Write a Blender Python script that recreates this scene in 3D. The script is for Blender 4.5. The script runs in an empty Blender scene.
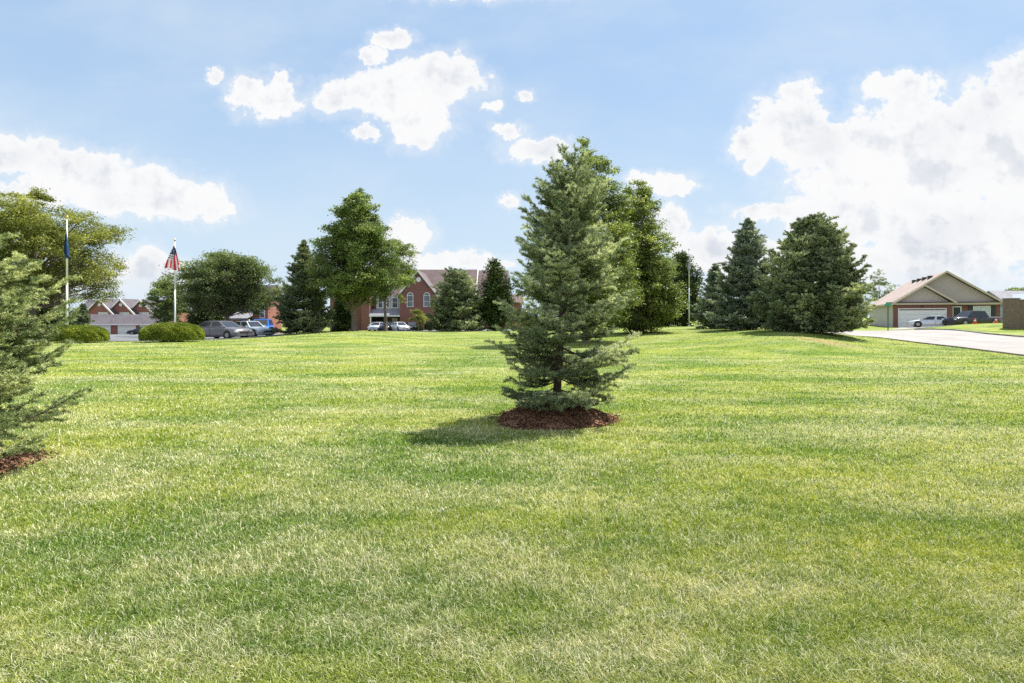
import bpy, math, random
import numpy as np
from mathutils import Vector, Matrix
R = math.radians
C = bpy.context.scene.collection
scene = bpy.context.scene
F = 569.0; HY = 317.0; EYE = 1.6          # focal length in pixels, horizon row, eye height

# ---------------------------------------------------------------- camera
cam_d = bpy.data.cameras.new('camera'); cam = bpy.data.objects.new('camera', cam_d); C.objects.link(cam)
cam_d.sensor_width = 36.0; cam_d.lens = 36.0*F/1024.0
cam_d.shift_y = -(341.5-HY)/1024.0
cam_d.clip_start = 0.05; cam_d.clip_end = 6000
cam.location = (0, 0, EYE); cam.rotation_euler = (R(90), 0, 0)
scene.camera = cam

# ---------------------------------------------------------------- sun, sky, exposure
SUN_AZ = math.atan2(1.93, 1.57); SUN_EL = R(58.5)
to_sun = Vector((math.sin(SUN_AZ)*math.cos(SUN_EL), math.cos(SUN_AZ)*math.cos(SUN_EL), math.sin(SUN_EL)))
sd = bpy.data.lights.new('sun', 'SUN'); sd.energy = 4.9; sd.angle = R(0.53); sd.color = (1.0, 0.95, 0.86)
sun = bpy.data.objects.new('sun', sd); C.objects.link(sun)
sun.rotation_euler = to_sun.to_track_quat('Z', 'Y').to_euler(); sun.location = (20, 20, 40)
scene.view_settings.view_transform = 'Standard'
scene.view_settings.look = 'None'
scene.view_settings.exposure = 1.05
scene.view_settings.gamma = 1.0
scene.view_settings.use_curve_mapping = False
scene.cycles.use_denoising = False; scene.cycles.max_bounces = 5; scene.cycles.transparent_max_bounces = 4

class NT:
    """small helper round a node tree"""
    def __init__(s, tree): s.t = tree; s.n = tree.nodes; s.l = tree.links
    def new(s, typ, **kw):
        n = s.n.new(typ)
        for k, v in kw.items(): setattr(n, k, v)
        return n
    def put(s, sock, v):
        if hasattr(v, 'is_output') : s.l.new(v, sock)
        else: sock.default_value = v
    def m(s, op, a, b=0.0, c=None, clamp=False):
        n = s.new('ShaderNodeMath', operation=op, use_clamp=clamp)
        s.put(n.inputs[0], a); s.put(n.inputs[1], b)
        if c is not None: s.put(n.inputs[2], c)
        return n.outputs[0]
    def v(s, op, a, b=(0, 0, 0)):
        n = s.new('ShaderNodeVectorMath', operation=op)
        s.put(n.inputs[0], a); s.put(n.inputs[1], b)
        return n.outputs['Value'] if op == 'LENGTH' else n.outputs[0]
    def mix(s, f, a, b, mode='MIX'):
        n = s.new('ShaderNodeMix', data_type='RGBA', blend_type=mode)
        s.put(n.inputs[0], f); s.put(n.inputs[6], col4(a)); s.put(n.inputs[7], col4(b))
        return n.outputs[2]
    def ramp(s, x, lo, hi, a=0.0, b=1.0, smooth=True):
        n = s.new('ShaderNodeMapRange', interpolation_type='SMOOTHSTEP' if smooth else 'LINEAR')
        s.put(n.inputs[0], x); n.inputs[1].default_value = lo; n.inputs[2].default_value = hi
        n.inputs[3].default_value = a; n.inputs[4].default_value = b
        return n.outputs[0]
    def noise(s, vec, scale, detail=3.0, rough=0.55, dist=0.0, dim='3D', out=0):
        n = s.new('ShaderNodeTexNoise', noise_dimensions=dim)
        s.put(n.inputs['Vector'], vec); n.inputs['Scale'].default_value = scale
        n.inputs['Detail'].default_value = detail; n.inputs['Roughness'].default_value = rough
        n.inputs['Distortion'].default_value = dist
        return n.outputs[out]
    def comb(s, x, y, z=0.0):
        n = s.new('ShaderNodeCombineXYZ'); s.put(n.inputs[0], x); s.put(n.inputs[1], y); s.put(n.inputs[2], z)
        return n.outputs[0]
    def sep(s, vec):
        n = s.new('ShaderNodeSeparateXYZ'); s.put(n.inputs[0], vec); return n.outputs
def col4(c):
    if hasattr(c, 'is_output'): return c
    return (*c, 1.0) if len(c) == 3 else c

# cumulus clouds: (azimuth tan, elevation tan, half widths), all at infinity
CLOUDS = [(10,157,62,23),(70,170,66,24),(125,190,62,27),(175,200,58,20),(214,205,22,16),(30,193,40,14),
 (272,100,38,19),(246,93,20,14),(215,77,8,8),(284,84,14,10),
 (395,88,58,32),(345,92,34,20),(440,76,42,26),(418,118,36,27),(398,38,20,10),(362,134,16,8),(378,52,14,8),
 (505,133,17,8),(527,94,11,7),(535,150,34,12),(552,144,18,9),(512,199,14,9),(492,108,9,6),
 (408,242,24,19),(398,232,14,12),(440,262,22,8),(480,262,34,9),
 (148,272,34,26),(115,290,40,16),(170,300,40,20),(60,300,90,20),
 (665,181,30,13),(640,177,14,9),(690,190,16,6),(672,222,22,20),(708,252,44,24),(640,215,26,14),(760,214,32,10),(745,262,60,26),
 (790,128,42,40),(798,92,20,18),(752,150,24,22),(828,145,50,36),(868,140,50,36),(930,128,62,36),(990,112,50,36),(1030,85,40,34),
 (900,178,110,46),(1010,150,60,46),(860,228,78,34),(950,235,110,50),(880,280,170,36),(1020,215,50,44),(900,88,42,15),(880,82,16,9),
(450,-20,60,16),(520,-18,60,20),(1100,150,80,70),(-60,160,70,30),(-160,120,60,30),(1200,60,90,50),(1160,240,160,60)]
def build_world():
    w = bpy.data.worlds.new('World'); scene.world = w; w.use_nodes = True
    t = NT(w.node_tree); t.n.clear()
    out = t.new('ShaderNodeOutputWorld'); bg = t.new('ShaderNodeBackground')
    bg.inputs['Strength'].default_value = 0.15
    sky = t.new('ShaderNodeTexSky', sky_type='NISHITA'); sky.sun_disc = False
    sky.sun_elevation = SUN_EL; sky.sun_rotation = SUN_AZ; sky.air_density = 1.0; sky.dust_density = 0.6; sky.ozone_density = 1.6; sky.altitude = 200
    d = t.new('ShaderNodeTexCoord').outputs['Generated']
    x, y, z = t.sep(d)
    ys = t.m('MAXIMUM', y, 0.05)
    uv = t.comb(t.m('DIVIDE', x, ys), t.m('DIVIDE', z, ys), 0.0)
    w1 = t.noise(uv, 7.0, 4.0, 0.6, out=1)
    w2 = t.noise(uv, 30.0, 5.0, 0.7, out=1)
    warp = t.v('ADD', t.v('MULTIPLY', t.v('SUBTRACT', w1, (0.5, 0.5, 0.5)), (0.10, 0.065, 0.0)),
               t.v('MULTIPLY', t.v('SUBTRACT', w2, (0.5, 0.5, 0.5)), (0.045, 0.045, 0.0)))
    uw = t.v('ADD', uv, warp)
    best = None
    for (px, py, rx, ry) in CLOUDS:
        c = ((px-512)/F, (HY-py)/F, 0.0)
        q = t.v('MULTIPLY', t.v('SUBTRACT', uw, c), (F/(rx*1.12), F/(ry*1.12), 0.0))
        e = t.m('SUBTRACT', 1.0, t.v('LENGTH', q))
        if best is None: best = e
        else:
            n = t.new('ShaderNodeMath', operation='SMOOTH_MAX'); t.put(n.inputs[0], best); t.put(n.inputs[1], e); n.inputs[2].default_value = 0.12
            best = n.outputs[0]
    f1 = t.noise(uv, 17.0, 9.0, 0.66)
    gap = t.ramp(t.noise(t.v('MULTIPLY', t.v('ADD', uv, (1.7, 0.4, 0)), (1, 1.7, 1)), 4.2, 5.0, 0.6), 0.50, 0.68)
    dens = t.m('SUBTRACT', t.m('ADD', best, t.m('MULTIPLY', t.m('SUBTRACT', f1, 0.5), 1.25)), t.m('MULTIPLY', gap, 0.24))
    mask = t.m('MAXIMUM', t.ramp(dens, -0.02, 0.24), t.ramp(dens, -0.50, 0.30, 0.0, 0.38))
    front = t.ramp(y, 0.12, 0.22)
    gen = t.ramp(t.noise(t.v('MULTIPLY', d, (1, 1, 2.2)), 2.6, 7.0, 0.6), 0.47, 0.60)  # added clouds, out of view behind the camera, for fill light
    up = t.ramp(z, 0.0, 0.08)
    mask = t.m('MULTIPLY', t.m('ADD', t.m('MULTIPLY', mask, front), t.m('MULTIPLY', gen, t.m('SUBTRACT', 1.0, front))), up)
    # thin veil of cirrus
    veil = t.ramp(t.noise(t.v('MULTIPLY', uv, (1, 2.2, 1)), 2.2, 6.0, 0.55), 0.34, 0.80, 0.05, 0.62)
    # billows: grey where more cloud stands between a spot and the sun (up and to the right)
    na = t.noise(uv, 11.0, 6.0, 0.6); nb_ = t.noise(t.v('ADD', uv, (0.016, 0.026, 0)), 11.0, 6.0, 0.6)
    relief = t.ramp(t.m('SUBTRACT', nb_, na), -0.02, 0.16)
    broad = t.ramp(t.noise(t.v('ADD', uv, (0.3, 0.02, 0)), 5.0, 4.0, 0.6), 0.44, 0.66)
    shade = t.m('MULTIPLY', t.m('ADD', t.m('MULTIPLY', relief, 0.62), t.m('MULTIPLY', broad, 0.45)), t.ramp(dens, 0.10, 0.75), None, True)
    cloudc = t.mix(front, (4.0, 4.0, 4.0), t.mix(shade, (3.12, 3.13, 3.15), (2.22, 2.36, 2.60)))  # the unseen clouds behind are kept brighter, to fill the shaded fronts
    hs = t.mix(0.75, t.mix(1.0, sky.outputs[0], (.5, .5, .5), 'MULTIPLY'), (1.42, 2.10, 3.02))           # summer haze between the clouds
    hs = t.mix(veil, hs, (2.35, 2.65, 2.95))
    hz = t.ramp(z, 0.0, 0.42, 0.85, 0.0)
    hs = t.mix(hz, hs, (2.22, 2.68, 3.05))
    t.l.new(t.mix(mask, hs, cloudc), bg.inputs['Color'])
    t.l.new(bg.outputs[0], out.inputs[0])
    w.cycles.sampling_method = 'MANUAL'; w.cycles.sample_map_resolution = 512
build_world()

# ---------------------------------------------------------------- naming helpers
def tag(o, label=None, cat=None, group=None, kind=None):
    if label: o['label'] = label
    if cat: o['category'] = cat
    if group: o['group'] = group
    if kind: o['kind'] = kind
    return o
def empty(name, loc, rz=0.0, label=None, cat=None, group=None):
    o = bpy.data.objects.new(name, None); C.objects.link(o)
    o.location = loc; o.rotation_euler = (0, 0, rz); o.empty_display_size = 0.2
    return tag(o, label, cat, group)
def link_mesh(name, me, mat, parent=None, smooth=False):
    if mat is not None: me.materials.append(mat)
    if smooth:
        me.polygons.foreach_set('use_smooth', np.ones(len(me.polygons), dtype=bool))
    o = bpy.data.objects.new(name, me); C.objects.link(o)
    if parent is not None: o.parent = parent
    return o
def np_mesh(name, V, Fc, attrs=None):
    """V (n,3); Fc (m,k) all faces of k corners"""
    V = np.asarray(V, dtype=np.float32); Fc = np.asarray(Fc, dtype=np.int32)
    me = bpy.data.meshes.new(name)
    me.vertices.add(len(V)); me.vertices.foreach_set('co', V.ravel())
    k = Fc.shape[1]
    me.loops.add(Fc.size); me.loops.foreach_set('vertex_index', Fc.ravel())
    me.polygons.add(len(Fc)); me.polygons.foreach_set('loop_start', np.arange(len(Fc), dtype=np.int32)*k)
    me.update(calc_edges=True)
    for an, arr in (attrs or {}).items():
        a = me.attributes.new(an, 'FLOAT', 'POINT'); a.data.foreach_set('value', np.asarray(arr, dtype=np.float32))
    return me

class MB:
    """collects simple solids into one mesh"""
    def __init__(s): s.V = []; s.F = []
    def add(s, vs, fs):
        o = len(s.V); s.V += [tuple(v) for v in vs]; s.F += [tuple(i+o for i in f) for f in fs]; return s
    def box(s, x0, x1, y0, y1, z0, z1):
        vs = [(x, y, z) for z in (z0, z1) for x, y in ((x0, y0), (x1, y0), (x1, y1), (x0, y1))]
        return s.add(vs, [(3, 2, 1, 0), (4, 5, 6, 7), (0, 1, 5, 4), (1, 2, 6, 5), (2, 3, 7, 6), (3, 0, 4, 7)])
    def prism(s, poly, a0, a1, axis='y'):
        """poly of (p,q) pairs; extruded along axis. axis y: (x,z); axis x: (y,z); axis z: (x,y)"""
        n = len(poly)
        def P(p, q, a): return (p, a, q) if axis == 'y' else ((a, p, q) if axis == 'x' else (p, q, a))
        vs = [P(p, q, a0) for p, q in poly] + [P(p, q, a1) for p, q in poly]
        fs = [tuple(range(n)), tuple(range(2*n-1, n-1, -1))] + [(i, i+n, (i+1) % n+n, (i+1) % n) for i in range(n)]
        return s.add(vs, fs)
    def tube(s, p0, p1, r0, r1=None, n=8, caps=True):
        r1 = r0 if r1 is None else r1
        p0 = Vector(p0); p1 = Vector(p1); d = (p1-p0).normalized()
        a = d.orthogonal().normalized(); b = d.cross(a)
        vs = [p0+(a*math.cos(k*2*math.pi/n)+b*math.sin(k*2*math.pi/n))*r0 for k in range(n)]
        vs += [p1+(a*math.cos(k*2*math.pi/n)+b*math.sin(k*2*math.pi/n))*r1 for k in range(n)]
        fs = [(k, (k+1) % n, (k+1) % n+n, k+n) for k in range(n)]
        if caps: fs += [tuple(range(n-1, -1, -1)), tuple(range(n, 2*n))]
        return s.add(vs, fs)
    def lathe(s, c, prof, n=16):
        vs = []; fs = []
        for r, z in prof: vs += [(c[0]+r*math.cos(k*2*math.pi/n), c[1]+r*math.sin(k*2*math.pi/n), c[2]+z) for k in range(n)]
        for i in range(len(prof)-1): fs += [(i*n+k, i*n+(k+1) % n, (i+1)*n+(k+1) % n, (i+1)*n+k) for k in range(n)]
        fs += [tuple(range(n-1, -1, -1)), tuple(range((len(prof)-1)*n, len(prof)*n))]
        return s.add(vs, fs)
    def build(s, name, mat, parent=None, smooth=False):
        me = bpy.data.meshes.new(name); me.from_pydata(s.V, [], s.F); me.update()
        bm_fix(me)
        return link_mesh(name, me, mat, parent, smooth)
import bmesh
def bm_fix(me):
    b = bmesh.new(); b.from_mesh(me); bmesh.ops.recalc_face_normals(b, faces=b.faces); b.to_mesh(me); b.free()
def copy_tree(o, parent=None):
    c = o.copy(); C.objects.link(c)
    if parent is not None: c.parent = parent
    for ch in list(o.children): copy_tree(ch, c)
    return c

# ---------------------------------------------------------------- terrain
def uvp(px, Y): return ((px-512)/F*Y, Y)
CT = []
for px in range(-500, 1600, 90):
    for Y in (2, 4, 7, 11, 16, 22): CT.append((px, Y, 0.0))
def row(Y, d):
    for px, z in d.items(): CT.append((px, Y, z))
row(29, {-400:0, -200:0, 0:0, 100:0, 200:0, 300:0, 400:0, 500:0, 600:.03, 680:.12, 740:.42, 800:.68, 850:.30, 890:.05, 940:0, 1024:0, 1150:0, 1400:0})
row(36, {-400:-.1, -200:-.1, 0:0, 100:0.0, 200:.05, 290:.22, 350:.3, 450:.05, 550:.1, 650:.25, 700:.42, 760:.72, 800:1.0, 840:.62, 875:.08, 920:0, 1024:0, 1150:0, 1400:0})
row(42.5, {-400:-.2, -200:-.2, 0:-.1, 100:-.12, 200:-.1, 245:.0, 290:.32, 350:.5, 430:.1, 500:.08, 600:.3, 690:.5, 760:.7, 800:.6, 850:.05, 920:0, 1000:0, 1060:0, 1200:.1})
row(47, {-400:-.3, 0:-.3, 100:-.3, 200:-.3, 245:-.2, 290:.25, 350:.62, 430:.1, 500:.1, 600:.35, 690:.6, 760:.65, 850:0, 900:0, 960:.05, 1010:.10, 1100:.2})
row(51, {0:-.4, 100:-.4, 230:-.35, 300:.1, 350:.45, 430:.08, 500:.1, 600:.38, 690:.64, 760:.63, 850:0, 900:0, 940:.25, 970:.5, 1010:.55, 1100:.6})
row(55, {0:-.5, 100:-.5, 230:-.45, 300:-.1, 350:.3, 430:.06, 500:.1, 600:.4, 690:.68, 760:.6, 850:.02, 880:.03, 915:.1, 940:.85, 970:1.22, 1010:1.25, 1100:1.2, 1300:1.0})
row(62, {0:-.7, 100:-.65, 230:-.6, 300:-.3, 350:0, 430:0.02, 500:.1, 600:.42, 690:.62, 760:.5, 850:.05, 890:.25, 930:.40, 970:.55, 1024:.5, 1200:.6})
row(75, {0:-1.0, 100:-1.0, 200:-.95, 300:-.7, 400:-.4, 500:-.3, 600:.2, 700:.4, 850:.2, 900:.25, 1000:.25, 1200:.4})
row(90, {0:-1.3, 100:-1.4, 200:-1.3, 300:-.9, 400:-.65, 500:-.55, 600:0, 700:.3, 850:.3, 1000:.3, 1200:.4})
row(115, {0:-1.7, 100:-1.85, 200:-1.7, 300:-1.2, 400:-.8, 500:-.7, 600:-.2, 800:.2, 1000:.3, 1200:.4})
for Y in (180, 320, 700):
    row(Y, {-300:-2, 0:-2, 200:-2, 400:-1.5, 600:-.8, 800:-.3, 1000:0, 1300:0})
CT = np.array(CT)
CU = (CT[:, 0]-512)/F; CL = np.log(CT[:, 1]); CZ = CT[:, 2]
def ground_np(x, y):
    x = np.asarray(x, float); y = np.asarray(y, float)
    sh = x.shape; x = x.ravel(); y = y.ravel()
    out = np.zeros(len(x))
    for i in range(0, len(x), 20000):
        xs = x[i:i+20000]; ys = y[i:i+20000]
        yy = np.maximum(ys, 2.0)
        u = np.clip(xs/yy, -1.9, 2.0); l = np.log(np.clip(yy, 2.0, 700))
        du = (u[:, None]-CU[None])/0.062; dl = (l[:, None]-CL[None])/0.085
        w = np.exp(-0.5*(du*du+dl*dl)) + 1e-4/(1+0.08*(du*du+dl*dl))**2
        out[i:i+20000] = (w*CZ[None]).sum(1)/w.sum(1)
    return out.reshape(sh)
_GU = np.linspace(-1.9, 2.0, 500); _GL = np.linspace(math.log(2.0), math.log(700), 420)
_a, _b = np.meshgrid(_GU, np.exp(_GL)); _GZ = ground_np(_a*_b, _b)
_c = uvp(992, 56.0); _GZ = _GZ+.20*np.exp(-(((_a*_b-_c[0]-2.0)/7.5)**4+((_b-_c[1])/5.0)**2))   # grassy rise beyond the road
def ground_np(x, y):
    x = np.asarray(x, float); y = np.asarray(y, float); yy = np.maximum(y, 2.0)
    i = (np.clip(x/yy, -1.899, 1.999)-_GU[0])/(_GU[1]-_GU[0]); j = (np.log(np.clip(yy, 2.0, 699))-_GL[0])/(_GL[1]-_GL[0])
    i0 = np.clip(i.astype(int), 0, 498); j0 = np.clip(j.astype(int), 0, 418); fi = i-i0; fj = j-j0
    return (_GZ[j0, i0]*(1-fi)+_GZ[j0, i0+1]*fi)*(1-fj)+(_GZ[j0+1, i0]*(1-fi)+_GZ[j0+1, i0+1]*fi)*fj
def gz(x, y): return float(ground_np([x], [y])[0])
def at(px, Y, dz=0.0):
    x, y = uvp(px, Y); return (x, y, gz(x, y)+dz)

# ---------------------------------------------------------------- materials
def newmat(name):
    m = bpy.data.materials.new(name); m.use_nodes = True
    t = NT(m.node_tree); b = t.n['Principled BSDF']; return m, t, b
def simple(name, col, rough=0.6, metal=0.0, var=0.08, scale=3.0, spec=0.5, coat=0.0):
    m, t, b = newmat(name)
    pos = t.new('ShaderNodeTexCoord').outputs['Object']
    n = t.noise(pos, scale, 4)
    f = t.ramp(n, 0.3, 0.7)
    lo = tuple(max(0, c*(1-var)) for c in col); hi = tuple(min(1, c*(1+var)) for c in col)
    t.l.new(t.mix(f, lo, hi), b.inputs['Base Color'])
    b.inputs['Roughness'].default_value = rough; b.inputs['Metallic'].default_value = metal
    b.inputs['Specular IOR Level'].default_value = spec; b.inputs['Coat Weight'].default_value = coat
    return m
def leafy(name, dark, light, tip=None, trans=0.35, rough=0.55, tcol=1.0, spec=0.25, noise_scale=0.0):
    """foliage: each leaf or shoot has its own tone (attribute), some light passes through"""
    m, t, b = newmat(name)
    a = t.new('ShaderNodeAttribute', attribute_name='tone').outputs['Fac']
    if noise_scale:
        pos = t.new('ShaderNodeTexCoord').outputs['Object']
        a = t.m('ADD', t.m('MULTIPLY', a, 0.6), t.m('MULTIPLY', t.ramp(t.noise(pos, noise_scale, 2), .35, .65), 0.4))
    c = t.mix(a, dark, light)
    if tip is not None: c = t.mix(t.ramp(a, 0.62, 0.95), c, tip)
    t.l.new(c, b.inputs['Base Color']); b.inputs['Roughness'].default_value = rough
    b.inputs['Specular IOR Level'].default_value = spec
    tr = t.new('ShaderNodeBsdfTranslucent'); t.l.new(t.mix(1.0, c, (tcol, tcol*1.05, tcol*0.6), 'MULTIPLY'), tr.inputs[0])
    ms = t.new('ShaderNodeMixShader'); ms.inputs[0].default_value = trans
    t.l.new(b.outputs[0], ms.inputs[1]); t.l.new(tr.outputs[0], ms.inputs[2])
    t.l.new(ms.outputs[0], t.n['Material Output'].inputs[0])
    return m
def brick(name, c1=(.26, .085, .06), c2=(.34, .13, .09), mortar=(.42, .36, .32), sc=1.0):
    m, t, b = newmat(name)
    x, y, z = t.sep(t.new('ShaderNodeTexCoord').outputs['Object'])
    v = t.comb(t.m('ADD', x, y), z, 0.0)
    br = t.new('ShaderNodeTexBrick'); t.l.new(v, br.inputs['Vector'])
    br.inputs['Scale'].default_value = 4.2/sc; br.inputs['Mortar Size'].default_value = 0.018
    br.inputs['Brick Width'].default_value = 0.9; br.inputs['Row Height'].default_value = 0.3
    n = t.noise(v, 0.8, 5)
    f = t.ramp(n, .3, .7)
    t.l.new(t.mix(f, c1, c2), br.inputs['Color1']); t.l.new(t.mix(f, c2, tuple(k*.72 for k in c1)), br.inputs['Color2'])
    br.inputs['Mortar'].default_value = col4(mortar)
    t.l.new(br.outputs[0], b.inputs['Base Color']); b.inputs['Roughness'].default_value = 0.85
    return m
def shingle(name, c=(.15, .115, .115)):
    m, t, b = newmat(name)
    pos = t.new('ShaderNodeTexCoord').outputs['Object']
    x, y, z = t.sep(pos)
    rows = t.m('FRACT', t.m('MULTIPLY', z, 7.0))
    v = t.comb(t.m('ADD', x, y), t.m('FLOOR', t.m('MULTIPLY', z, 7.0)), 0.0)
    n = t.noise(v, 2.2, 2); n2 = t.noise(pos, 0.35, 4)
    f = t.m('ADD', t.m('MULTIPLY', n, .6), t.m('MULTIPLY', n2, .4))
    cc = t.mix(t.ramp(f, .3, .7), tuple(k*.72 for k in c), tuple(k*1.3 for k in c))
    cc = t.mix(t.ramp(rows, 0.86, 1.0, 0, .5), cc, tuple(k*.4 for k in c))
    t.l.new(cc, b.inputs['Base Color']); b.inputs['Roughness'].default_value = 0.9
    return m
def siding(name, c, pitch=0.14):
    m, t, b = newmat(name)
    pos = t.new('ShaderNodeTexCoord').outputs['Object']; x, y, z = t.sep(pos)
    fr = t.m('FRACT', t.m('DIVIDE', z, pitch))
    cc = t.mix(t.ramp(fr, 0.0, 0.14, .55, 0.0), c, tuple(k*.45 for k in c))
    cc = t.mix(t.ramp(t.noise(pos, .5, 4), .3, .7, 0, .2), cc, tuple(k*.7 for k in c))
    t.l.new(cc, b.inputs['Base Color']); b.inputs['Roughness'].default_value = 0.6
    bp = t.new('ShaderNodeBump'); bp.inputs['Strength'].default_value = .5; bp.inputs['Distance'].default_value = .02
    t.l.new(fr, bp.inputs['Height']); t.l.new(bp.outputs[0], b.inputs['Normal'])
    return m

# lawn colour, shared by the soil sheet and the blades: field position decides how dry or green a patch is
def lawn_color(t, pos, blade=None):
    x, y, z = t.sep(pos)
    p2 = t.comb(x, y, 0.0)
    wob = t.noise(p2, 0.16, 3)
    # mower passes, running across the view and slightly askew
    yy = t.m('ADD', t.m('ADD', y, t.m('MULTIPLY', x, 0.035)), t.m('MULTIPLY', wob, 2.6))
    stripe = t.noise(t.comb(t.m('MULTIPLY', x, 0.028), yy, 0.0), 1.0, 3, .6)
    big = t.noise(t.v('MULTIPLY', p2, (0.6, 1.0, 1)), 0.42, 5, .62, 0.6)
    med = t.noise(t.v('ADD', t.v('MULTIPLY', p2, (0.75, 1.0, 1)), (9.2, 3.1, 0)), 1.5, 5, .7)
    dryness = t.m('ADD', t.m('ADD', t.m('MULTIPLY', big, .50), t.m('MULTIPLY', stripe, .34)), t.m('MULTIPLY', med, .42))
    dry = t.ramp(dryness, 0.54, 0.80)
    yel = t.ramp(t.noise(t.v('ADD', t.v('MULTIPLY', p2, (0.5, 1.0, 1)), (3.7, 8.8, 0)), 0.5, 4, .6), .36, .66)
    green = t.mix(yel, LG1, LG2)
    c = t.mix(t.m('MULTIPLY', dry, 0.44), green, LG3)
    tuft = t.ramp(t.noise(t.v('ADD', t.v('MULTIPLY', p2, (0.8, 1.0, 1)), (1.1, 5.5, 0)), 7.0, 3, .65), .34, .66)
    c = t.mix(tuft, t.mix(1.0, c, (.72, .82, .70), 'MULTIPLY'), t.mix(1.0, c, (1.16, 1.12, 1.1), 'MULTIPLY'))
    # bare earthy scar on the foot of the mound
    bx = t.v('LENGTH', t.v('MULTIPLY', t.v('SUBTRACT', t.v('ADD', p2, t.v('MULTIPLY', t.noise(p2, 1.2, 4, out=1), (1.5, 1.5, 0))), (BARE[0]+.75, BARE[1]+.75, 0)), (0.5, 0.36, 0)))
    bare = t.m('MULTIPLY', t.ramp(bx, 0.25, 0.9, 1.0, 0.0), 0.62)
    c = t.mix(bare, c, (.31, .215, .125))
    return c, dry
LG1 = (.098, .165, .022); LG2 = (.232, .266, .044); LG3 = (.46, .42, .26)
BARE = uvp(822, 27.5)
def mat_lawn():
    m, t, b = newmat('lawn_soil')
    pos = t.new('ShaderNodeNewGeometry').outputs['Position']
    c, dry = lawn_color(t, pos)
    x, y, z = t.sep(pos)
    fine = t.noise(t.v('MULTIPLY', pos, (1, .55, 1)), 14.0, 6, .75)
    fine2 = t.noise(t.v('MULTIPLY', pos, (1, .5, 1)), 60.0, 3, .7)
    f = t.m('ADD', t.m('MULTIPLY', fine, .6), t.m('MULTIPLY', fine2, .4))
    c = t.mix(t.ramp(f, .30, .56, .32, 0), c, (.07, .10, .022))
    c = t.mix(t.ramp(f, .53, .75, 0, .10), c, (.45, .46, .25))
    t.l.new(c, b.inputs['Base Color']); b.inputs['Roughness'].default_value = .95; b.inputs['Specular IOR Level'].default_value = .1
    bp = t.new('ShaderNodeBump'); bp.inputs['Strength'].default_value = .8; bp.inputs['Distance'].default_value = .05
    t.l.new(f, bp.inputs['Height']); t.l.new(bp.outputs[0], b.inputs['Normal'])
    return m
def mat_blade():
    m, t, b = newmat('grass_blade')
    pos = t.new('ShaderNodeNewGeometry').outputs['Position']
    c, dry = lawn_color(t, pos)
    a = t.new('ShaderNodeAttribute', attribute_name='tone').outputs['Fac']
    # dead straw among the green, more of it where the turf is dry
    straw = t.ramp(t.m('ADD', a, t.m('MULTIPLY', dry, 0.30)), 0.79, 0.97)
    c = t.mix(t.ramp(a, 0.0, 0.75, 0.0, 1.0), t.mix(1.0, c, (.85, .92, .85), 'MULTIPLY'), t.mix(1.0, c, (1.8, 1.65, 1.6), 'MULTIPLY'))
    c = t.mix(t.m('MULTIPLY', straw, .85), c, (.78, .72, .54))
    t.l.new(c, b.inputs['Base Color']); b.inputs['Roughness'].default_value = .5; b.inputs['Specular IOR Level'].default_value = .3
    tr = t.new('ShaderNodeBsdfTranslucent'); t.l.new(t.mix(1.0, c, (1.15, 1.2, .6), 'MULTIPLY'), tr.inputs[0])
    ms = t.new('ShaderNodeMixShader'); ms.inputs[0].default_value = .27
    t.l.new(b.outputs[0], ms.inputs[1]); t.l.new(tr.outputs[0], ms.inputs[2]); t.l.new(ms.outputs[0], t.n['Material Output'].inputs[0])
    return m
def mat_mulch():
    m, t, b = newmat('wood_mulch')
    pos = t.new('ShaderNodeTexCoord').outputs['Object']
    vo = t.new('ShaderNodeTexVoronoi'); t.put(vo.inputs['Vector'], t.v('MULTIPLY', pos, (1, .45, 1))); vo.inputs['Scale'].default_value = 38
    n = t.noise(pos, 6, 5, .7)
    c = t.mix(t.ramp(n, .3, .7), (.085, .042, .026), (.25, .125, .075))
    c = t.mix(t.ramp(t.sep(vo.outputs['Color'])[0], .0, 1.0, 0, .7), c, (.34, .20, .125))
    t.l.new(c, b.inputs['Base Color']); b.inputs['Roughness'].default_value = .95; b.inputs['Specular IOR Level'].default_value = .1
    bp = t.new('ShaderNodeBump'); bp.inputs['Strength'].default_value = 1; bp.inputs['Distance'].default_value = .03
    t.l.new(vo.outputs['Distance'], bp.inputs['Height']); t.l.new(bp.outputs[0], b.inputs['Normal'])
    return m
def mat_bark(name, c=(.12, .085, .06)):
    m, t, b = newmat(name)
    pos = t.new('ShaderNodeTexCoord').outputs['Object']
    n = t.noise(t.v('MULTIPLY', pos, (1, 1, .25)), 14, 6, .7)
    t.l.new(t.mix(t.ramp(n, .3, .7), tuple(k*.5 for k in c), tuple(k*1.5 for k in c)), b.inputs['Base Color'])
    b.inputs['Roughness'].default_value = .95
    bp = t.new('ShaderNodeBump'); bp.inputs['Distance'].default_value = .03; t.l.new(n, bp.inputs['Height']); t.l.new(bp.outputs[0], b.inputs['Normal'])
    return m
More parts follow.
